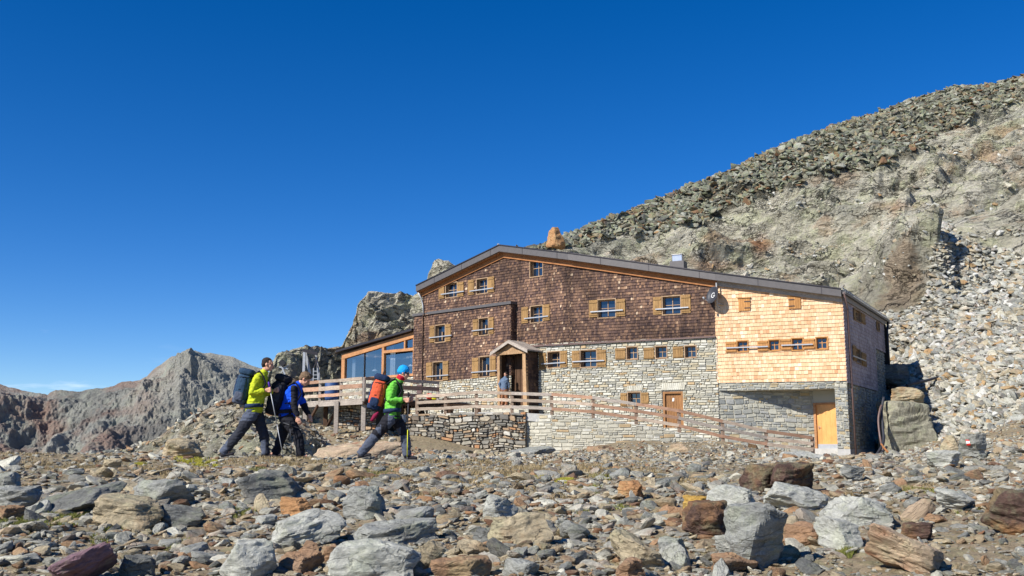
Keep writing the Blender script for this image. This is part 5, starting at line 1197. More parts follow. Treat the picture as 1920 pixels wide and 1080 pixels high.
frame_thing('pulley_mast', 'leaning metal mast with a dark pulley head behind the hiker in blue', 'mast', [((534, 712),)], 52, [
    ('strut', .07, 'galv', [(524, 676, 538, 712, 0)]), ('strut', .07, 'galv', [(535, 684, 529, 714, .2)]), ('strut', .05, 'galv', [(523, 688, 540, 692, 0)]), ('strut', .05, 'galv', [(527, 699, 541, 684, .1)]), ('pulley_head', .26, 'black', [(526, 677, 533, 685, 0)])])
# ---- terrace furniture
def table(px, Y, z, L1, label, rz=0.):
    b = at(px, 770, Y); b.z = z; e = empty('picnic_table', b, rz); tag(e, label, 'table')
    for k in range(3): w = MB(); w.box((0, -.25+.25*k, .74), (L1, .23, .04), r=random.random()); w.build('tabletop_board', M['dark_wood'], e)
    for s in (-1, 1):
        w = MB(); w.bar((s*L1*.38, -.3, 0), (s*L1*.38, .12, .72), .08, .08); w.bar((s*L1*.38, .3, 0), (s*L1*.38, -.12, .72), .08, .08); w.build('leg', M['dark_wood'], e)
        w = MB(); w.box((0, s*.65, .44), (L1, .26, .04)); w.build('bench', M['dark_wood'], e); w = MB(); w.bar((-L1*.36, s*.65, 0), (-L1*.36, s*.65, .43), .07, .07); w.bar((L1*.36, s*.65, 0), (L1*.36, s*.65, .43), .07, .07); w.build('leg', M['dark_wood'], e)
zt_ = zpix(775, 47)
table(868, 48.6, zt_, 1.9, 'dark wooden table with benches behind the terrace fence, left of the porch', .3); table(815, 49.6, zt_, 1.7, 'dark wooden table at the left end of the terrace beside the red and yellow bag', .4)
b = at(806, 707, 49.2); e = empty('bag', b); e.location.z = zt_+.76; tag(e, 'red and yellow bag lying on the left terrace table', 'bag')
def sq(c, d, R=None, e1=.45, n=14, r=0., mb=None, m=0):
    """superellipsoid"""
    mb = mb or MB(); b0 = len(mb.v); f = lambda v, e: math.copysign(abs(v)**e, v); c = Vector(c)
    for i in range(n+1):
        ph = -math.pi/2+math.pi*i/n
        for j in range(2*n):
            th = math.pi*j/n; p = Vector((f(math.cos(ph), e1)*f(math.cos(th), e1)*d[0]/2, f(math.cos(ph), e1)*f(math.sin(th), e1)*d[1]/2, f(math.sin(ph), e1)*d[2]/2))
            if R: p = R@p
            mb.v.append(tuple(c+p)); mb.r.append(r)
    for i in range(n):
        for j in range(2*n): mb.f.append((b0+i*2*n+j, b0+i*2*n+(j+1) % (2*n), b0+(i+1)*2*n+(j+1) % (2*n), b0+(i+1)*2*n+j)); mb.m.append(m)
    return mb
sq((0, 0, .14), (.34, .3, .28), e1=.6).build('red_side', M['red'], e, True); sq((.22, 0, .12), (.28, .28, .3), e1=.6).build('yellow_side', M['yellow'], e, True)
b = at(622, 723, 50.5); e = empty('parasol_base', b); tag(e, 'blue covered cask standing behind the deck railing', 'cask'); e.name = 'cask'
blue = plain('blue_cover', (44, 74, 120), .6); w = MB(); w.tube([(0, 0, -.75), (0, 0, -.6), (0, 0, .1), (0, 0, .2)], [.3, .34, .34, .26], 16); w.build('cover', blue, e, True); w = MB(); w.tube([(0, 0, .2), (0, 0, .26)], [.1, .08], 10); w.build('cap', M['black'], e)
# ---- hoses, pipes, planks on the scree
def hose(label, pts, r, mat='hose', name='hose', cat='hose'):
    w = MB(); P = [at(x, y, Y) for x, y, Y in pts]; Q = []
    for i in range(len(P)-1):
        a, b, c, d = P[max(i-1, 0)], P[i], P[i+1], P[min(i+2, len(P)-1)]
        for t in np.linspace(0, 1, 6)[:-1 if i < len(P)-2 else None]:
            t = float(t); Q.append(.5*((2*b)+(c-a)*t+(2*a-5*b+4*c-d)*t*t+(3*b-a-3*c+d)*t**3))
    w.tube(Q, r, 7); tag(w.build(name, M[mat], smooth=True), label, cat)
hose('dark water hose crossing the scree to the right picture edge', [(1700, 722, 50), (1750, 710, 51.5), (1795, 695, 53), (1811, 691, 53), (1850, 695, 53), (1900, 694, 53), (1945, 686, 53)], .07)
hose('short thicker black hose end lying below the long dark hose', [(1808, 706, 52), (1830, 702, 52), (1850, 697, 52.4)], .1)
hose('brown pipe bending down beside the giant square block', [(1653, 760, 45.6), (1650, 768, 45.5), (1647, 790, 45.3), (1651, 825, 45), (1656, 845, 44.5)], .05, 'brown_metal', 'pipe', 'pipe')
hose('dark cable running down beside the brown pipe', [(1657, 745, 46), (1653, 770, 45.7), (1655, 800, 45.3), (1656, 830, 44.6), (1640, 858, 43)], .06)
hose('black hose curling along the foot of the shaded end wall', [(1612, 865, 43), (1625, 857, 43.4), (1640, 858, 43.2), (1652, 850, 43.6), (1662, 838, 44)], .06)
hose('thin dark pipe sticking out from the foot of the corner downpipe', [(1597, 862, 43.8), (1615, 868, 42), (1643, 876, 40)], .05, 'dark_metal', 'pipe', 'pipe')
w = MB(); w.bar(at(1848, 846, 34), at(1892, 843, 34.2), .3, .12, r=.9); tag(w.build('plank', M['grey_wood']), 'short pale plank lying right of the boulder with the trail mark', 'plank')
for i, (x0, y0, x1, y1) in enumerate(((1655, 838, 1668, 850), (1652, 832, 1664, 848))):
    w = MB(); w.bar(at(x0, y0, 44), at(x1, y1, 43.2), .05, .05, r=.8); tag(w.build('stick', M['barge']), ('lower' if i == 0 else 'upper')+' of two pale sticks leaning at the foot of the giant block', 'stick')
# painted trail mark on its boulder: thin paint patches conforming to the rock face
bo = [o for o in bpy.data.objects if 'trail mark' in o.get('label', '') and o.name.startswith('boulder') and 'carrying' in o['label']][0]
from mathutils.bvhtree import BVHTree
vv = [Vector(v.co)+bo.location for v in bo.data.vertices]; bt = BVHTree.FromPolygons(vv, [tuple(p.vertices) for p in bo.data.polygons])
def paint(x0, y0, x1, y1, mat):
    n = 6; w = MB(); G = [[None]*(n+1) for _ in range(n+1)]
    for i in range(n+1):
        for j in range(n+1):
            r = ray(x0+(x1-x0)*i/n+(y1-y0)*0, y0+(y1-y0)*j/n).normalized(); h = bt.ray_cast(Vector((0, 0, 0)), r)
            G[i][j] = (h[0]+h[1]*.012-bo.location) if h[0] else None
    for i in range(n):
        for j in range(n):
            q = [G[i][j], G[i+1][j], G[i+1][j+1], G[i][j+1]]
            if all(p is not None for p in q): w.face(q)
    if w.f: w.build('trail_mark_paint', M[mat], bo)
paint(1811, 824, 1818, 828, 'red'); paint(1812, 828, 1819, 831.5, 'white'); paint(1813, 831.5, 1820, 835, 'red')
# ================================================================ people
def fabric(name, c, var=.15, rough=.85, sc=18):
    k = NT(name); co = k.n('ShaderNodeTexCoord').outputs['Object']; n = k.noise(co, sc, 5, .6); n2 = k.noise(co, sc*.35, 3, .5)
    cc = k.mix(1., rgb(*c), k.ramp(n, [(.3, 1-var), (.7, 1+var)]), 'MULTIPLY'); return k.out(cc, rough, k.bump(k.math('ADD', n2, n), .5, .02), .2)
for nm, c in dict(skin=(208, 158, 132), lime=(178, 188, 40), green=(104, 184, 66), blue_j=(18, 78, 205), black_f=(34, 34, 40), char=(48, 50, 58), greyf=(78, 84, 98), navy=(34, 50, 78), petrol=(44, 66, 88), orange=(204, 88, 56), cyan=(26, 148, 214), redf=(176, 30, 48), jumper=(92, 108, 128), brownf=(142, 96, 66), boot=(48, 46, 50), sole=(90, 88, 86), green_shade=(44, 84, 30), maroon=(130, 30, 62), purple=(92, 60, 170)).items(): M[nm] = fabric(nm, c, .12)
M['hair_dark'] = fabric('hair_dark', (52, 42, 38), .3, .9, 60); M['hair_grey'] = fabric('hair_grey', (112, 92, 72), .35, .9, 50)
DG = bpy.context.evaluated_depsgraph_get
def ell(mb, c, d, R=None): sq(c, d, R, 1., 10, mb=mb)
def etube(mb, pts, rads, n=16):
    """tube with elliptic sections: rads = (lateral y, in-plane) per point"""
    pts = [Vector(p) for p in pts]; b = len(mb.v)
    for i, p in enumerate(pts):
        d = (pts[min(i+1, len(pts)-1)]-pts[max(i-1, 0)]).normalized(); y = (Vector((0, 1, 0))-d*d.y).normalized(); x = y.cross(d)
        ra, rb = rads[i] if hasattr(rads[i], '__len__') else (rads[i], rads[i])
        for k in range(n): a = 2*math.pi*k/n; mb.v.append(tuple(p+y*math.cos(a)*ra+x*math.sin(a)*rb)); mb.r.append(0.)
    for i in range(len(pts)-1):
        for k in range(n): mb.f.append((b+i*n+k, b+i*n+(k+1) % n, b+(i+1)*n+(k+1) % n, b+(i+1)*n+k)); mb.m.append(0)
    mb.f.append(tuple(b+k for k in reversed(range(n)))); mb.m.append(0); mb.f.append(tuple(b+(len(pts)-1)*n+k for k in range(n))); mb.m.append(0)
def blob(mb, name, mats, parent, vox=.012, folds=0., fs=9., paint=None, smooth=3, pinch=(1, 1, 1)):
    t = mb.build('tmp_shape', mats[0], None); r = t.modifiers.new('r', 'REMESH'); r.mode = 'VOXEL'; r.voxel_size = vox; r.use_smooth_shade = True
    s = t.modifiers.new('s', 'SMOOTH'); s.iterations = smooth; s.factor = .5
    dg = DG(); dg.update(); me = bpy.data.meshes.new_from_object(t.evaluated_get(dg)); bpy.data.objects.remove(t)
    n = len(me.vertices); V = np.empty(n*3); me.vertices.foreach_get('co', V); V = V.reshape(-1, 3); N = np.empty(n*3); me.vertices.foreach_get('normal', N); N = N.reshape(-1, 3)
    if folds:
        P = V*fs*np.array(pinch)+3.3; V = V+N*((1-np.abs(fbm(P, 2, 8))*2.5)*folds)[:, None]; me.vertices.foreach_set('co', V.ravel())
    me.name = name; me.materials.clear()
    for m in mats: me.materials.append(m)
    if paint:
        C = np.empty(len(me.polygons)*3); me.polygons.foreach_get('center', C); me.polygons.foreach_set('material_index', np.asarray(paint(C.reshape(-1, 3)), np.int32))
    me.polygons.foreach_set('use_smooth', [True]*len(me.polygons)); me.update()
    return link(name, me, parent)
def hand(mb, wrist, d, grip=None, side=-1, curl=.5):
    """palm plus five fingers; d = direction from forearm; grip = axis of a held pole or None"""
    wrist = Vector(wrist); d = Vector(d).normalized(); lat = Vector((0, side, 0)); palm = wrist+d*.055
    if grip is not None:
        g = Vector(grip).normalized(); etube(mb, [wrist-d*.01, wrist+d*.03, wrist+d*.075], [(.02, .026), (.022, .038), (.02, .042)])
        c = wrist+d*.085                                 # pole axis passes here
        n2 = d.cross(g).normalized()
        for k in range(4):
            L = (.9, 1., .95, .8)[k]; base = c+g*(.033-.022*k); pts = []
            for a in (-.1, .9, 1.9, 2.9, 3.7): pts.append(base+(n2*math.cos(a)*side*-1*-1+d*math.sin(a))*.024*L+n2*0)
            mb.tube(pts, [.0105, .0105, .010, .009, .008], 8)
        mb.tube([wrist+d*.03+g*.03, wrist+d*.06+g*.045-n2*.02, c+g*.05-n2*.01, c+g*.045+d*.022], [.013, .012, .011, .009], 8)
    else:
        up = d.cross(lat).normalized(); etube(mb, [wrist-d*.01, wrist+d*.04, wrist+d*.085], [(.02, .027), (.018, .04), (.017, .042)])
        for k in range(4):
            L = (.07, .08, .075, .058)[k]; b = wrist+d*.085+up*(.031-.021*k); q = b+d*L*.45+lat*-.006; r = q+d*L*.3-lat*.02*curl*1.5; s = r+d*L*.15-lat*.025*curl*1.5
            mb.tube([b-d*.01, q, r, s], [.0105, .0100, .009, .0075], 8)
        mb.tube([wrist+d*.02+up*.03, wrist+d*.05+up*.052, wrist+d*.085+up*.058-lat*.01], [.013, .012, .009], 8)
def head(mb, c, tilt, hs=1.):
    """head seen facing +x; tilt in degrees forward"""
    R = Matrix.Rotation(rad(tilt), 3, 'Y'); c = Vector(c)
    def L(x, y, z): return c+R@Vector((x*hs, y*hs, z*hs))
    ell(mb, L(-.012, 0, .03), (.195*hs, .152*hs, .19*hs), R); ell(mb, L(.022, 0, -.03), (.135*hs, .12*hs, .165*hs), R)
    ell(mb, L(.058, 0, -.082), (.06*hs, .07*hs, .05*hs), R)                          # chin
    mb.tube([L(.078, 0, .022), L(.106, 0, -.022), L(.092, 0, -.03)], [.010, .017, .014], 8)     # nose
    ell(mb, L(.078, 0, .036), (.03, .105, .022), R)                                    # brow
    ell(mb, L(.085, 0, -.056), (.022, .05, .02), R); 
    for s in (-1, 1): ell(mb, L(-.012, s*.078, -.005), (.035, .022, .062), R); ell(mb, L(.055, s*.04, -.02), (.05, .045, .05), R)
    return L, R
def limb_path(a, b, c, k=.0): return [Vector(a), Vector(a).lerp(Vector(b), .5), Vector(b), Vector(b).lerp(Vector(c), .5), Vector(c)]
def person(name, label, Y, base, J, mats, opts):
    """J: joints in photo pixels; base = (px, py) of the ground under the feet"""
    sc = Y/1901.; org = at(base[0], base[1], Y); org.z = float(ground_z([org.x], [org.y])[0])+.035 if 'z' not in opts else opts['z']
    e = empty(name, org); tag(e, label, 'person', 'people at the hut')
    def W(p, y=0.): return Vector(((p[0]-base[0])*sc, y, (base[1]-p[1])*sc))
    sh, hip, nk = J['shoulder'], J['hip'], J['neck']; bd = MB()
    # --- body
    H, RH = head(bd, W(J['head']), J['tilt'], opts.get('hs', 1.))
    etube(bd, [W(nk)+Vector((-.02, 0, -.06)), W(nk), H(-.02, 0, -.04)], [(.075, .07), (.055, .058), (.052, .06)])
    N, S, Hp = W(nk), W(sh), W(hip); mid = S.lerp(Hp, .5)
    tor = [Hp+Vector((0, 0, -.06)), Hp+Vector((0, 0, .05)), mid, S.lerp(Hp, .2), S.lerp(N, .45), N]; tr = [(.15, .10), (.155, .105), (.145, .105), (.175, .115), (.14, .085), (.06, .06)]
    etube(bd, tor, tr)
    arms = {}
    for s, key in ((-1, 'near'), (1, 'far')):
        a, el, wr = S+Vector((0, s*.17, -.02)), W(J[key][0], s*.2), W(J[key][1], s*J[key][2]); etube(bd, limb_path(a, el, wr), [.05, .045, .04, .035, .026]); arms[s] = (a, el, wr)
        g = J[key][3]; hand(bd, wr, (wr-el), g, s, .6)
    legs = {}
    for s, key in ((-1, 'leg_near'), (1, 'leg_far')):
        h = Hp+Vector((0, s*.085, -.03)); kn, an = W(J[key][0], s*.1), W(J[key][1], s*.1); etube(bd, limb_path(h, kn, an), [.085, .075, .055, .055, .04]); legs[s] = (h, kn, an, J[key][2])
        t = an+Vector((math.cos(rad(J[key][2])), 0, math.sin(rad(J[key][2]))))*.12; bd.tube([an, t], [.035, .028], 8)
    body = blob(bd, 'body', [M['skin']], e, .0085, smooth=2)
    # --- eyes and mouth
    for s in (-1, 1):
        w = MB(); ell(w, H(.084, s*.032, .012), (.016, .026, .014), RH); w.build('eye', M['black'], body, True)
    # --- jacket
    jk = MB(); tj = [Hp+Vector((-.0, 0, -.075)), Hp+Vector((0, 0, .05)), mid, S.lerp(Hp, .2), S.lerp(N, .45), N+Vector((0, 0, -.005)), N+(H(0, 0, -.08)-N)*.5]; tjr = [(.18, .14), (.182, .15), (.178, .152), (.205, .16), (.165, .115), (.078, .075), (.068, .066)]
    etube(jk, tj, tjr)
    for s in (-1, 1):
        a, el, wr = arms[s]; sl = limb_path(a+Vector((0, -s*.02, .01)), el, el.lerp(wr, .93)); etube(jk, sl, [(.082, .085), (.07, .07), (.062, .062), (.052, .052), (.042, .042)]); ell(jk, a, (.17, .15, .17))
    jo = blob(jk, 'jacket', mats['jacket'], e, .011, .012, 8., opts.get('jpaint') and (lambda C: opts['jpaint'](C, S, Hp, arms)), 3, (1, 1, 2))
    # --- trousers
    tr_ = MB(); etube(tr_, [Hp+Vector((0, 0, .05)), Hp, Hp+Vector((0, 0, -.1))], [(.17, .135), (.178, .145), (.165, .135)])
    for s in (-1, 1):
        h, kn, an, fa = legs[s]; low = kn.lerp(an, 1.02); etube(tr_, [h, h.lerp(kn, .35), h.lerp(kn, .8), kn, kn.lerp(an, .4), kn.lerp(an, .8), low], [(.11, .128), (.105, .118), (.085, .092), (.082, .088), (.078, .086), (.068, .076), (.066, .076)])
    blob(tr_, 'trousers', mats['trousers'], e, .011, .013, 7., opts.get('tpaint') and (lambda C: opts['tpaint'](C, Hp, legs)), 2, (1, 1, 2.2))
    # --- boots
    for s in (-1, 1):
        h, kn, an, fa = legs[s]; R = Matrix.Rotation(rad(-fa), 3, 'Y'); b = MB(); L = lambda x, z: an+R@Vector((x, 0, z))
        etube(b, [an+(kn-an).normalized()*.07, an+(kn-an).normalized()*.01], [.05, .052]); etube(b, [L(-.055, -.035), L(.0, -.03), L(.09, -.045), L(.17, -.052), L(.195, -.055)], [(.035, .03), (.044, .045), (.047, .036), (.042, .028), (.025, .015)])
        bo_ = blob(b, 'boot', [M['boot']], e, .009, smooth=2); w = MB(); sq(L(.062, -.085), (.27, .095, .025), R, .5, 8, mb=w); w.build('sole', M['sole'], bo_, True)
    return e, W, H, RH, arms, legs, S, Hp, N
def hair_cap(e, H, RH, mat, grow=1., fringe=0.):
    w = MB(); ell(w, H(-.03, 0, .05), (.2*grow, .168*grow, .168*grow), RH); ell(w, H(-.062, 0, .0), (.12, .15, .15), RH)
    if fringe:
        for k in range(14): a = random.uniform(-1.4, 1.4); ell(w, H(-.02+random.uniform(-.07, .08), math.sin(a)*.07, .09+random.uniform(-.03, .03)), (.07, .06, .06), RH)
    return blob(w, 'hair', [mat], e, .008, .005, 40., smooth=1)
def pole(label, a, b, grip_d, shaft_m, low_m, hand_at=None):
    a, b = Vector(a), Vector(b); e = empty('trekking_pole', b); tag(e, label, 'trekking pole'); a2 = a-b; d = a2.normalized(); L = a2.length; z0 = Vector((0, 0, 0))
    w = MB(); w.tube([d*(L-.13), d*(L-.02), d*L], [.015, .017, .012], 8); w.build('grip', M[grip_d], e, True)
    w = MB(); w.tube([d*(L*.45), d*(L-.125)], .009, 8); w.build('upper_shaft', M[shaft_m], e, True); w = MB(); w.tube([d*.07, d*L*.46], .0075, 8); w.build('lower_shaft', M[low_m], e, True)
    w = MB(); w.tube([z0, d*.07], [.003, .007], 6); w.build('tip', M['steel'], e); w = MB(); w.tube([d*.075, d*.083], [.028, .028], 12); w.build('basket', M['black'], e)
    w = MB(); q = d*(L-.02); w.tube([q, q+Vector((.03, 0, -.06)), q+Vector((.01, 0, -.13)), q+Vector((-.01, 0, -.06)), q], .005, 5); w.build('strap', M['black'], e); return e
def backpack(label, org, c, dims, lean, cols, arms, S, Hp, N, side_pocket=True, lid=None):
    """c = centre in the wearer's frame"""
    e = empty('backpack', org+c); tag(e, label, 'backpack', 'backpacks of the hikers'); R = Matrix.Rotation(rad(lean), 3, 'Y'); D, Wd, Hh = dims
    def L(x, y, z): return R@Vector((x, y, z))
    b = MB(); sq(L(0, 0, -.02), (D, Wd, Hh*.86), R, .55, 12, mb=b); bd = blob(b, 'main_bag', [M[cols[0]]], e, .012, .008, 11.)
    b = MB(); sq(L(.0, 0, Hh*.43), (D*1.08, Wd*1.02, Hh*.2), R, .6, 10, mb=b); blob(b, 'lid', [M[cols[1]]], e, .011, .006, 14.)
    b = MB(); sq(L(-D*.42, 0, -.01), (D*.32, Wd*.66, Hh*.62), R, .5, 10, mb=b); blob(b, 'front_panel', [M[cols[2]]], e, .01, .005, 14.)
    for s in (-1, 1):
        b = MB(); sq(L(.0, s*Wd*.47, -Hh*.05), (D*.5, Wd*.16, Hh*.66), R, .5, 10, mb=b); blob(b, 'side_panel', [M[cols[3]]], e, .01, .005, 14.)
        b = MB(); sq(L(-.01, s*Wd*.5, -Hh*.3), (D*.62, Wd*.2, Hh*.26), R, .5, 10, mb=b); blob(b, 'side_pocket', [M[cols[4]]], e, .01, .005, 14.)
        for z in (-.08, .14): w = MB(); w.tube([L(-D*.5, s*Wd*.3, z*Hh/.6), L(-D*.1, s*Wd*.58, z*Hh/.6+.02), L(D*.45, s*Wd*.45, z*Hh/.6+.04)], .007, 6); w.build('side_strap', M['black_f'], e, True)
    b = MB(); sq(L(-.01, 0, -Hh*.43), (D*.95, Wd*.95, Hh*.2), R, .6, 10, mb=b); blob(b, 'base', [M[cols[4]]], e, .011, .006, 14.)
    for s in (-1, 1):
        P = [S+Vector((-.14, s*.09, .03)), S.lerp(N, .25)+Vector((0, s*.105, .105)), S+Vector((.1, s*.13, .03)), S+Vector((.155, s*.145, -.1)), S+Vector((.1, s*.18, -.22)), S+Vector((-.05, s*.19, -.27)), S+Vector((-.16, s*.14, -.28))]
        Q = []
        for i in range(len(P)-1):
            for t in (0, .33, .67): Q.append((P[i].lerp(P[i+1], t)-c))
        w = MB(); etube(w, [q for q in Q], [(.032, .014)]*len(Q), 8); w.build('shoulder_strap', M['black_f'], e, True)
    w = MB(); Q = []
    for i in range(21): a = 2*math.pi*i/20; Q.append(Hp+Vector((-.005+.15*math.cos(a), .195*math.sin(a), .075+.01*math.cos(a)))-c)
    n0 = len(w.v)
    for q in Q: w.v += [tuple(q+Vector((0, 0, .035))), tuple(q-Vector((0, 0, .035)))]; w.r += [0, 0]
    for i in range(20): w.f.append((2*i, 2*i+1, 2*i+3, 2*i+2)); w.m.append(0)
    o = w.build('hip_belt', M[cols[5]], e, True); m = o.modifiers.new('s', 'SOLIDIFY'); m.thickness = .02; m.offset = 1
    return e, L
def near_dist(C, a, b):
    a = np.array(a); b = np.array(b); d = b-a; t = np.clip(((C-a)@d)/(d@d), 0, 1); return np.linalg.norm(C-(a+t[:, None]*d), axis=1)
V3 = Vector
# ---- hiker in yellow
def jp_plain(C, S, Hp, arms): return np.zeros(len(C))
def tp_grey(C, Hp, legs):
    m = np.zeros(len(C)); 
    for s in (-1, 1):
        h, kn, an, _ = legs[s]; t = near_dist(C, h, h.lerp(kn, .38)); m[(C[:, 1]*s > .1) & (t < .14) & (C[:, 2] > kn.z+.22)] = 1
        m[(near_dist(C, kn.lerp(an, .62), an) < .12) & (C[:, 1]*s > -.02) & (C[:, 0] < an.x+(kn.x-an.x)*.25+.02)] = 1
    return m
YA = 18.6
e, W_, H, RH, arms, legs, S, Hp, N = person('person', 'person in a yellow green fleece with a blue backpack, rearmost of the walkers', YA, (462, 857),
    dict(head=(496, 684.5), tilt=10, neck=(489, 699), shoulder=(481, 711), hip=(473, 770), near=((472, 740), (497, 734), .17, V3((.24, 0, -1))), far=((480, 742), (506, 733), .12, V3((.1, 0, -1))),
         leg_near=((450, 813), (421, 850), 12), leg_far=((489, 810), (496, 851.5), 0)), dict(jacket=[M['lime']], trousers=[M['char'], M['greyf']]), dict(tpaint=tp_grey))
hair_cap(e, H, RH, M['hair_dark'], .97); oA = e.location.copy()
backpack('blue trekking backpack on the back of the hiker in the yellow fleece', oA, W_((452, 726)), (.27, .33, .63), 12, ('petrol', 'petrol', 'navy', 'petrol', 'greyf', 'navy'), arms, S, Hp, N)
d_ = (arms[-1][2]-arms[-1][1]).normalized(); g = oA+arms[-1][2]+d_*.085; ax = Vector((.235, 0, -1)).normalized(); pole('pale trekking pole with a purple grip held by the hiker in yellow', g-ax*.14, g+ax*((g.z-ground_z([g.x+.25], [g.y])[0])/abs(ax.z)), 'purple' if 'purple' in M else 'maroon', 'galv', 'galv')
# ---- hiker in blue
def jp_blue(C, S, Hp, arms):
    a, el, wr = arms[-1]; m = np.zeros(len(C)); m[(near_dist(C, a, el) < .095) & (C[:, 0] > a.x-.02+(C[:, 2]-a.z)*-.05) & (C[:, 1] < -.1)] = 1
    for s in (-1, 1): a, el, wr = arms[s]; m[near_dist(C, el.lerp(wr, .0), wr) < .075] = 1
    m[(C[:, 2] < Hp.z-.02)] = 1; return m
e, W_, H, RH, arms, legs, S, Hp, N = person('person', 'person in a blue jacket bending forward under a big black backpack', 18.9, (540, 858),
    dict(head=(567.5, 709), tilt=38, neck=(557, 719), shoulder=(548, 727), hip=(535, 777), near=((552, 757), (560, 780), .2, None), far=((562, 756), (574, 776), .14, V3((.3, 0, -1))),
         leg_near=((560, 815), (566, 852), 0), leg_far=((525, 815), (512, 851), 8)), dict(jacket=[M['blue_j'], M['black_f']], trousers=[M['black_f']]), dict(jpaint=jp_blue))
hair_cap(e, H, RH, M['hair_grey'], 1.06, 1); oB = e.location.copy()
backpack('large black backpack carried by the hiker in the blue jacket', oB, W_((518, 738)), (.28, .36, .74), 16, ('black_f', 'black_f', 'black_f', 'char', 'black_f', 'black_f'), arms, S, Hp, N)
a = oB+W_((546, 788), -.24); pole('black trekking pole planted upright beside the leg of the hiker in blue', a, Vector((a.x+.07, a.y, float(ground_z([a.x], [a.y])[0])+.005)), 'black', 'hose', 'hose')
g = oB+arms[-1][2]+(arms[-1][2]-arms[-1][1]).normalized()*.1; pole('dark trekking pole carried level in the lowered hand of the hiker in blue', oB+W_((584, 808), -.2), oB+W_((492, 777), -.2), 'black', 'hose', 'hose')
# ---- hiker in green
def jp_green(C, S, Hp, arms):  # shade on the jacket's front, painted in as a darker green
    m = np.zeros(len(C)); m[(C[:, 0] > S.x+.02+(S.z-C[:, 2])*.08) & (near_dist(C, arms[-1][1], arms[-1][2]) > .08) & (near_dist(C, arms[-1][0], arms[-1][1]) > .085) & (C[:, 2] < S.z+.06)] = 1; return m
def tp_green(C, Hp, legs):
    m = np.zeros(len(C))
    for s in (-1, 1):
        h, kn, an, _ = legs[s]; m[(C[:, 1]*s > .07) & (C[:, 2] > Hp.z-.26) & (C[:, 0] > Hp.x-.06) & (C[:, 0] < Hp.x+.07)] = 1
        m[near_dist(C, kn.lerp(an, .28), an) < .12] = 1; m[(near_dist(C, h.lerp(kn, .6), h.lerp(kn, .8)) < .1) & (C[:, 0] < h.lerp(kn, .7).x)] = 1
    return m
e, W_, H, RH, arms, legs, S, Hp, N = person('person', 'person in a bright green jacket and blue beanie striding ahead of the others', 18.7, (722, 863),
    dict(head=(754.5, 702), tilt=16, neck=(746, 715), shoulder=(737, 726), hip=(734, 780), near=((731, 754), (757, 753), .19, V3((0.0, 0, -1))), far=((745, 755), (762, 751), .12, V3((.05, 0, -1))),
         leg_near=((708, 816), (677, 853), 14), leg_far=((757, 815), (762, 855), 0)), dict(jacket=[M['green'], M['green_shade']], trousers=[M['black_f'], M['greyf']]), dict(jpaint=jp_green, tpaint=tp_green))
w = MB(); ell(w, H(-.02, 0, .06), (.215, .185, .19), RH); ell(w, H(-.035, 0, .02), (.205, .18, .13), RH); blob(w, 'beanie', [M['cyan']], e, .008, .003, 20.)
w = MB(); etube(w, [N+Vector((0, 0, .0)), N+Vector((.03, 0, .05)), N+Vector((.04, 0, .085))], [(.075, .075), (.08, .082), (.068, .07)]); blob(w, 'neck_scarf', [M['redf']], e, .009, .005, 20.)
w = MB(); 
for s in (-1, 1): w.bar(H(.07, s*.03, .02), H(.02, s*.085, .025), .008, .028); 
w.bar(H(.092, -.045, .014), H(.092, .045, .014), .01, .034); w.build('sunglasses', M['black'], e)
oC = e.location.copy()
bp, L = backpack('orange and dark blue backpack on the back of the hiker in green', oC, W_((707, 738)), (.27, .32, .64), 14, ('orange', 'navy', 'navy', 'orange', 'navy', 'navy'), arms, S, Hp, N)
w = MB(); c0 = W_((707, 780), -.16)-W_((707, 738)); w.tube([c0+Vector((.03, 0, .04)), c0+Vector((-.03, 0, -.02)), c0+Vector((-.1, 0, -.12))], [.02, .045, .03], 8); w.build('rolled_rope', M['maroon'], bp, True)
w = MB(); w.tube([L(.0, -.12, .2), L(.02, -.12, .46)], .012, 6); w.build('stowed_pole', M['black'], bp)
d_ = (arms[-1][2]-arms[-1][1]).normalized(); g = oC+arms[-1][2]+d_*.085; pole('trekking pole with a yellow lower shaft held by the hiker in green', g+Vector((0, 0, .14)), Vector((g.x-.005, g.y, float(ground_z([g.x], [g.y])[0]))), 'black', 'hose', 'yellow')
# ---- man in the porch
e, W_, H, RH, arms, legs, S, Hp, N = person('person', 'person in a grey blue jumper and brown trousers leaning in the porch doorway', 49.7, (947, 760),
    dict(head=(943.5, 697), tilt=4, neck=(945, 703), shoulder=(947, 707.5), hip=(948.5, 726), near=((954, 716), (950.5, 725), .17, None), far=((943, 717), (942.5, 726), .2, None), leg_near=((949, 741), (949, 757), -5), leg_far=((946, 742), (946, 757), -5)),
    dict(jacket=[M['jumper']], trousers=[M['brownf']]), dict(z=2.1, hs=1.0))
e.rotation_euler.z = rad(-128); hair_cap(e, H, RH, M['hair_dark'], 1.05); q = FP.px(946, 740, -.05); e.location = (q.x, q.y, pz)
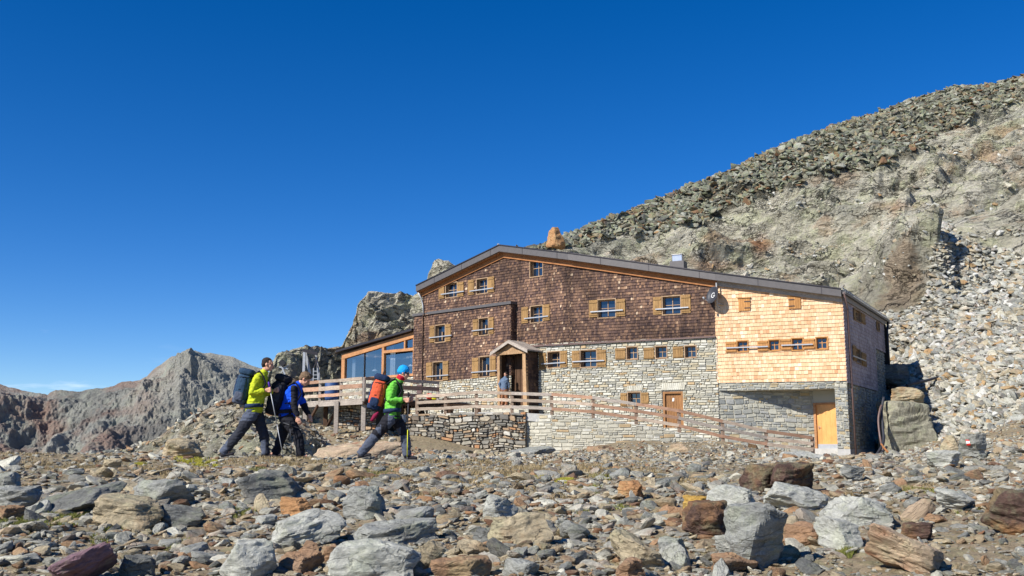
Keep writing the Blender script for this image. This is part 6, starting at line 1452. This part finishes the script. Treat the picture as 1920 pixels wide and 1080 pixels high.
# ---------------------------------------------------------------- light, sky, camera
SUN_AZ, SUN_EL = rad(52), rad(37)      # azimuth measured left of straight behind the camera
sd = Vector((-math.sin(SUN_AZ)*math.cos(SUN_EL), -math.cos(SUN_AZ)*math.cos(SUN_EL), math.sin(SUN_EL)))
L = bpy.data.lights.new('sun', 'SUN'); L.energy = 5.; L.angle = rad(.5); L.color = (1, .96, .9)
lo = bpy.data.objects.new('sun', L); COL.objects.link(lo); lo.rotation_euler = sd.to_track_quat('Z', 'Y').to_euler(); lo.location = sd*50
W = bpy.data.worlds.new('World'); SC.world = W; W.use_nodes = True; wt = W.node_tree
bg = wt.nodes['Background']; sky = wt.nodes.new('ShaderNodeTexSky'); sky.sky_type = 'NISHITA'; sky.sun_disc = False
sky.sun_elevation = SUN_EL; sky.sun_rotation = math.atan2(sd.x, sd.y); sky.altitude = 3000; sky.air_density = 1.; sky.dust_density = .3; sky.ozone_density = 3.4
hs = wt.nodes.new('ShaderNodeHueSaturation'); hs.inputs['Saturation'].default_value = 1.36; hs.inputs['Hue'].default_value = .51; wt.links.new(sky.outputs[0], hs.inputs['Color'])
# thin high wisps of cloud near the left horizon
tc = wt.nodes.new('ShaderNodeTexCoord'); mp = wt.nodes.new('ShaderNodeMapping'); mp.inputs['Scale'].default_value = (7, 7, 42); wt.links.new(tc.outputs['Generated'], mp.inputs[0])
nz = wt.nodes.new('ShaderNodeTexNoise'); nz.inputs['Scale'].default_value = 1.6; nz.inputs['Detail'].default_value = 7; wt.links.new(mp.outputs[0], nz.inputs[0])
cr = wt.nodes.new('ShaderNodeValToRGB'); cr.color_ramp.elements[0].position = .6; cr.color_ramp.elements[1].position = .8; wt.links.new(nz.outputs[0], cr.inputs[0])
sp = wt.nodes.new('ShaderNodeSeparateXYZ'); wt.links.new(tc.outputs['Generated'], sp.inputs[0])
def mrange(sock, a, b, c, d):
    q = wt.nodes.new('ShaderNodeMapRange'); wt.links.new(sock, q.inputs[0])
    for i, v in enumerate((a, b, c, d)): q.inputs[i+1].default_value = v
    return q.outputs[0]
def mul(a, b):
    q = wt.nodes.new('ShaderNodeMath'); q.operation = 'MULTIPLY'
    for i, v in enumerate((a, b)):
        if isinstance(v, float): q.inputs[i].default_value = v
        else: wt.links.new(v, q.inputs[i])
    return q.outputs[0]
msk = mul(mul(mrange(sp.outputs[2], .06, .13, 1, 0), mrange(sp.outputs[0], -.3, -.4, 0, 1)), mul(cr.outputs[0], .5))
mx = wt.nodes.new('ShaderNodeMix'); mx.data_type = 'RGBA'; wt.links.new(msk, mx.inputs[0]); wt.links.new(hs.outputs[0], mx.inputs[6]); mx.inputs[7].default_value = (9, 9.6, 10.5, 1)
wt.links.new(mx.outputs[2], bg.inputs[0]); bg.inputs[1].default_value = .1
cam = bpy.data.cameras.new('camera'); co = bpy.data.objects.new('camera', cam); COL.objects.link(co)
cam.sensor_width = 36; cam.lens = FPX/1920*36; cam.clip_end = 30000; cam.clip_start = .1
co.rotation_euler = (math.pi/2+PT, 0, 0); SC.camera = co
SC.view_settings.view_transform = 'Standard'; SC.view_settings.look = 'None'; SC.view_settings.exposure = .5; SC.view_settings.gamma = 1
SC.cycles.max_bounces = 5; SC.cycles.diffuse_bounces = 3
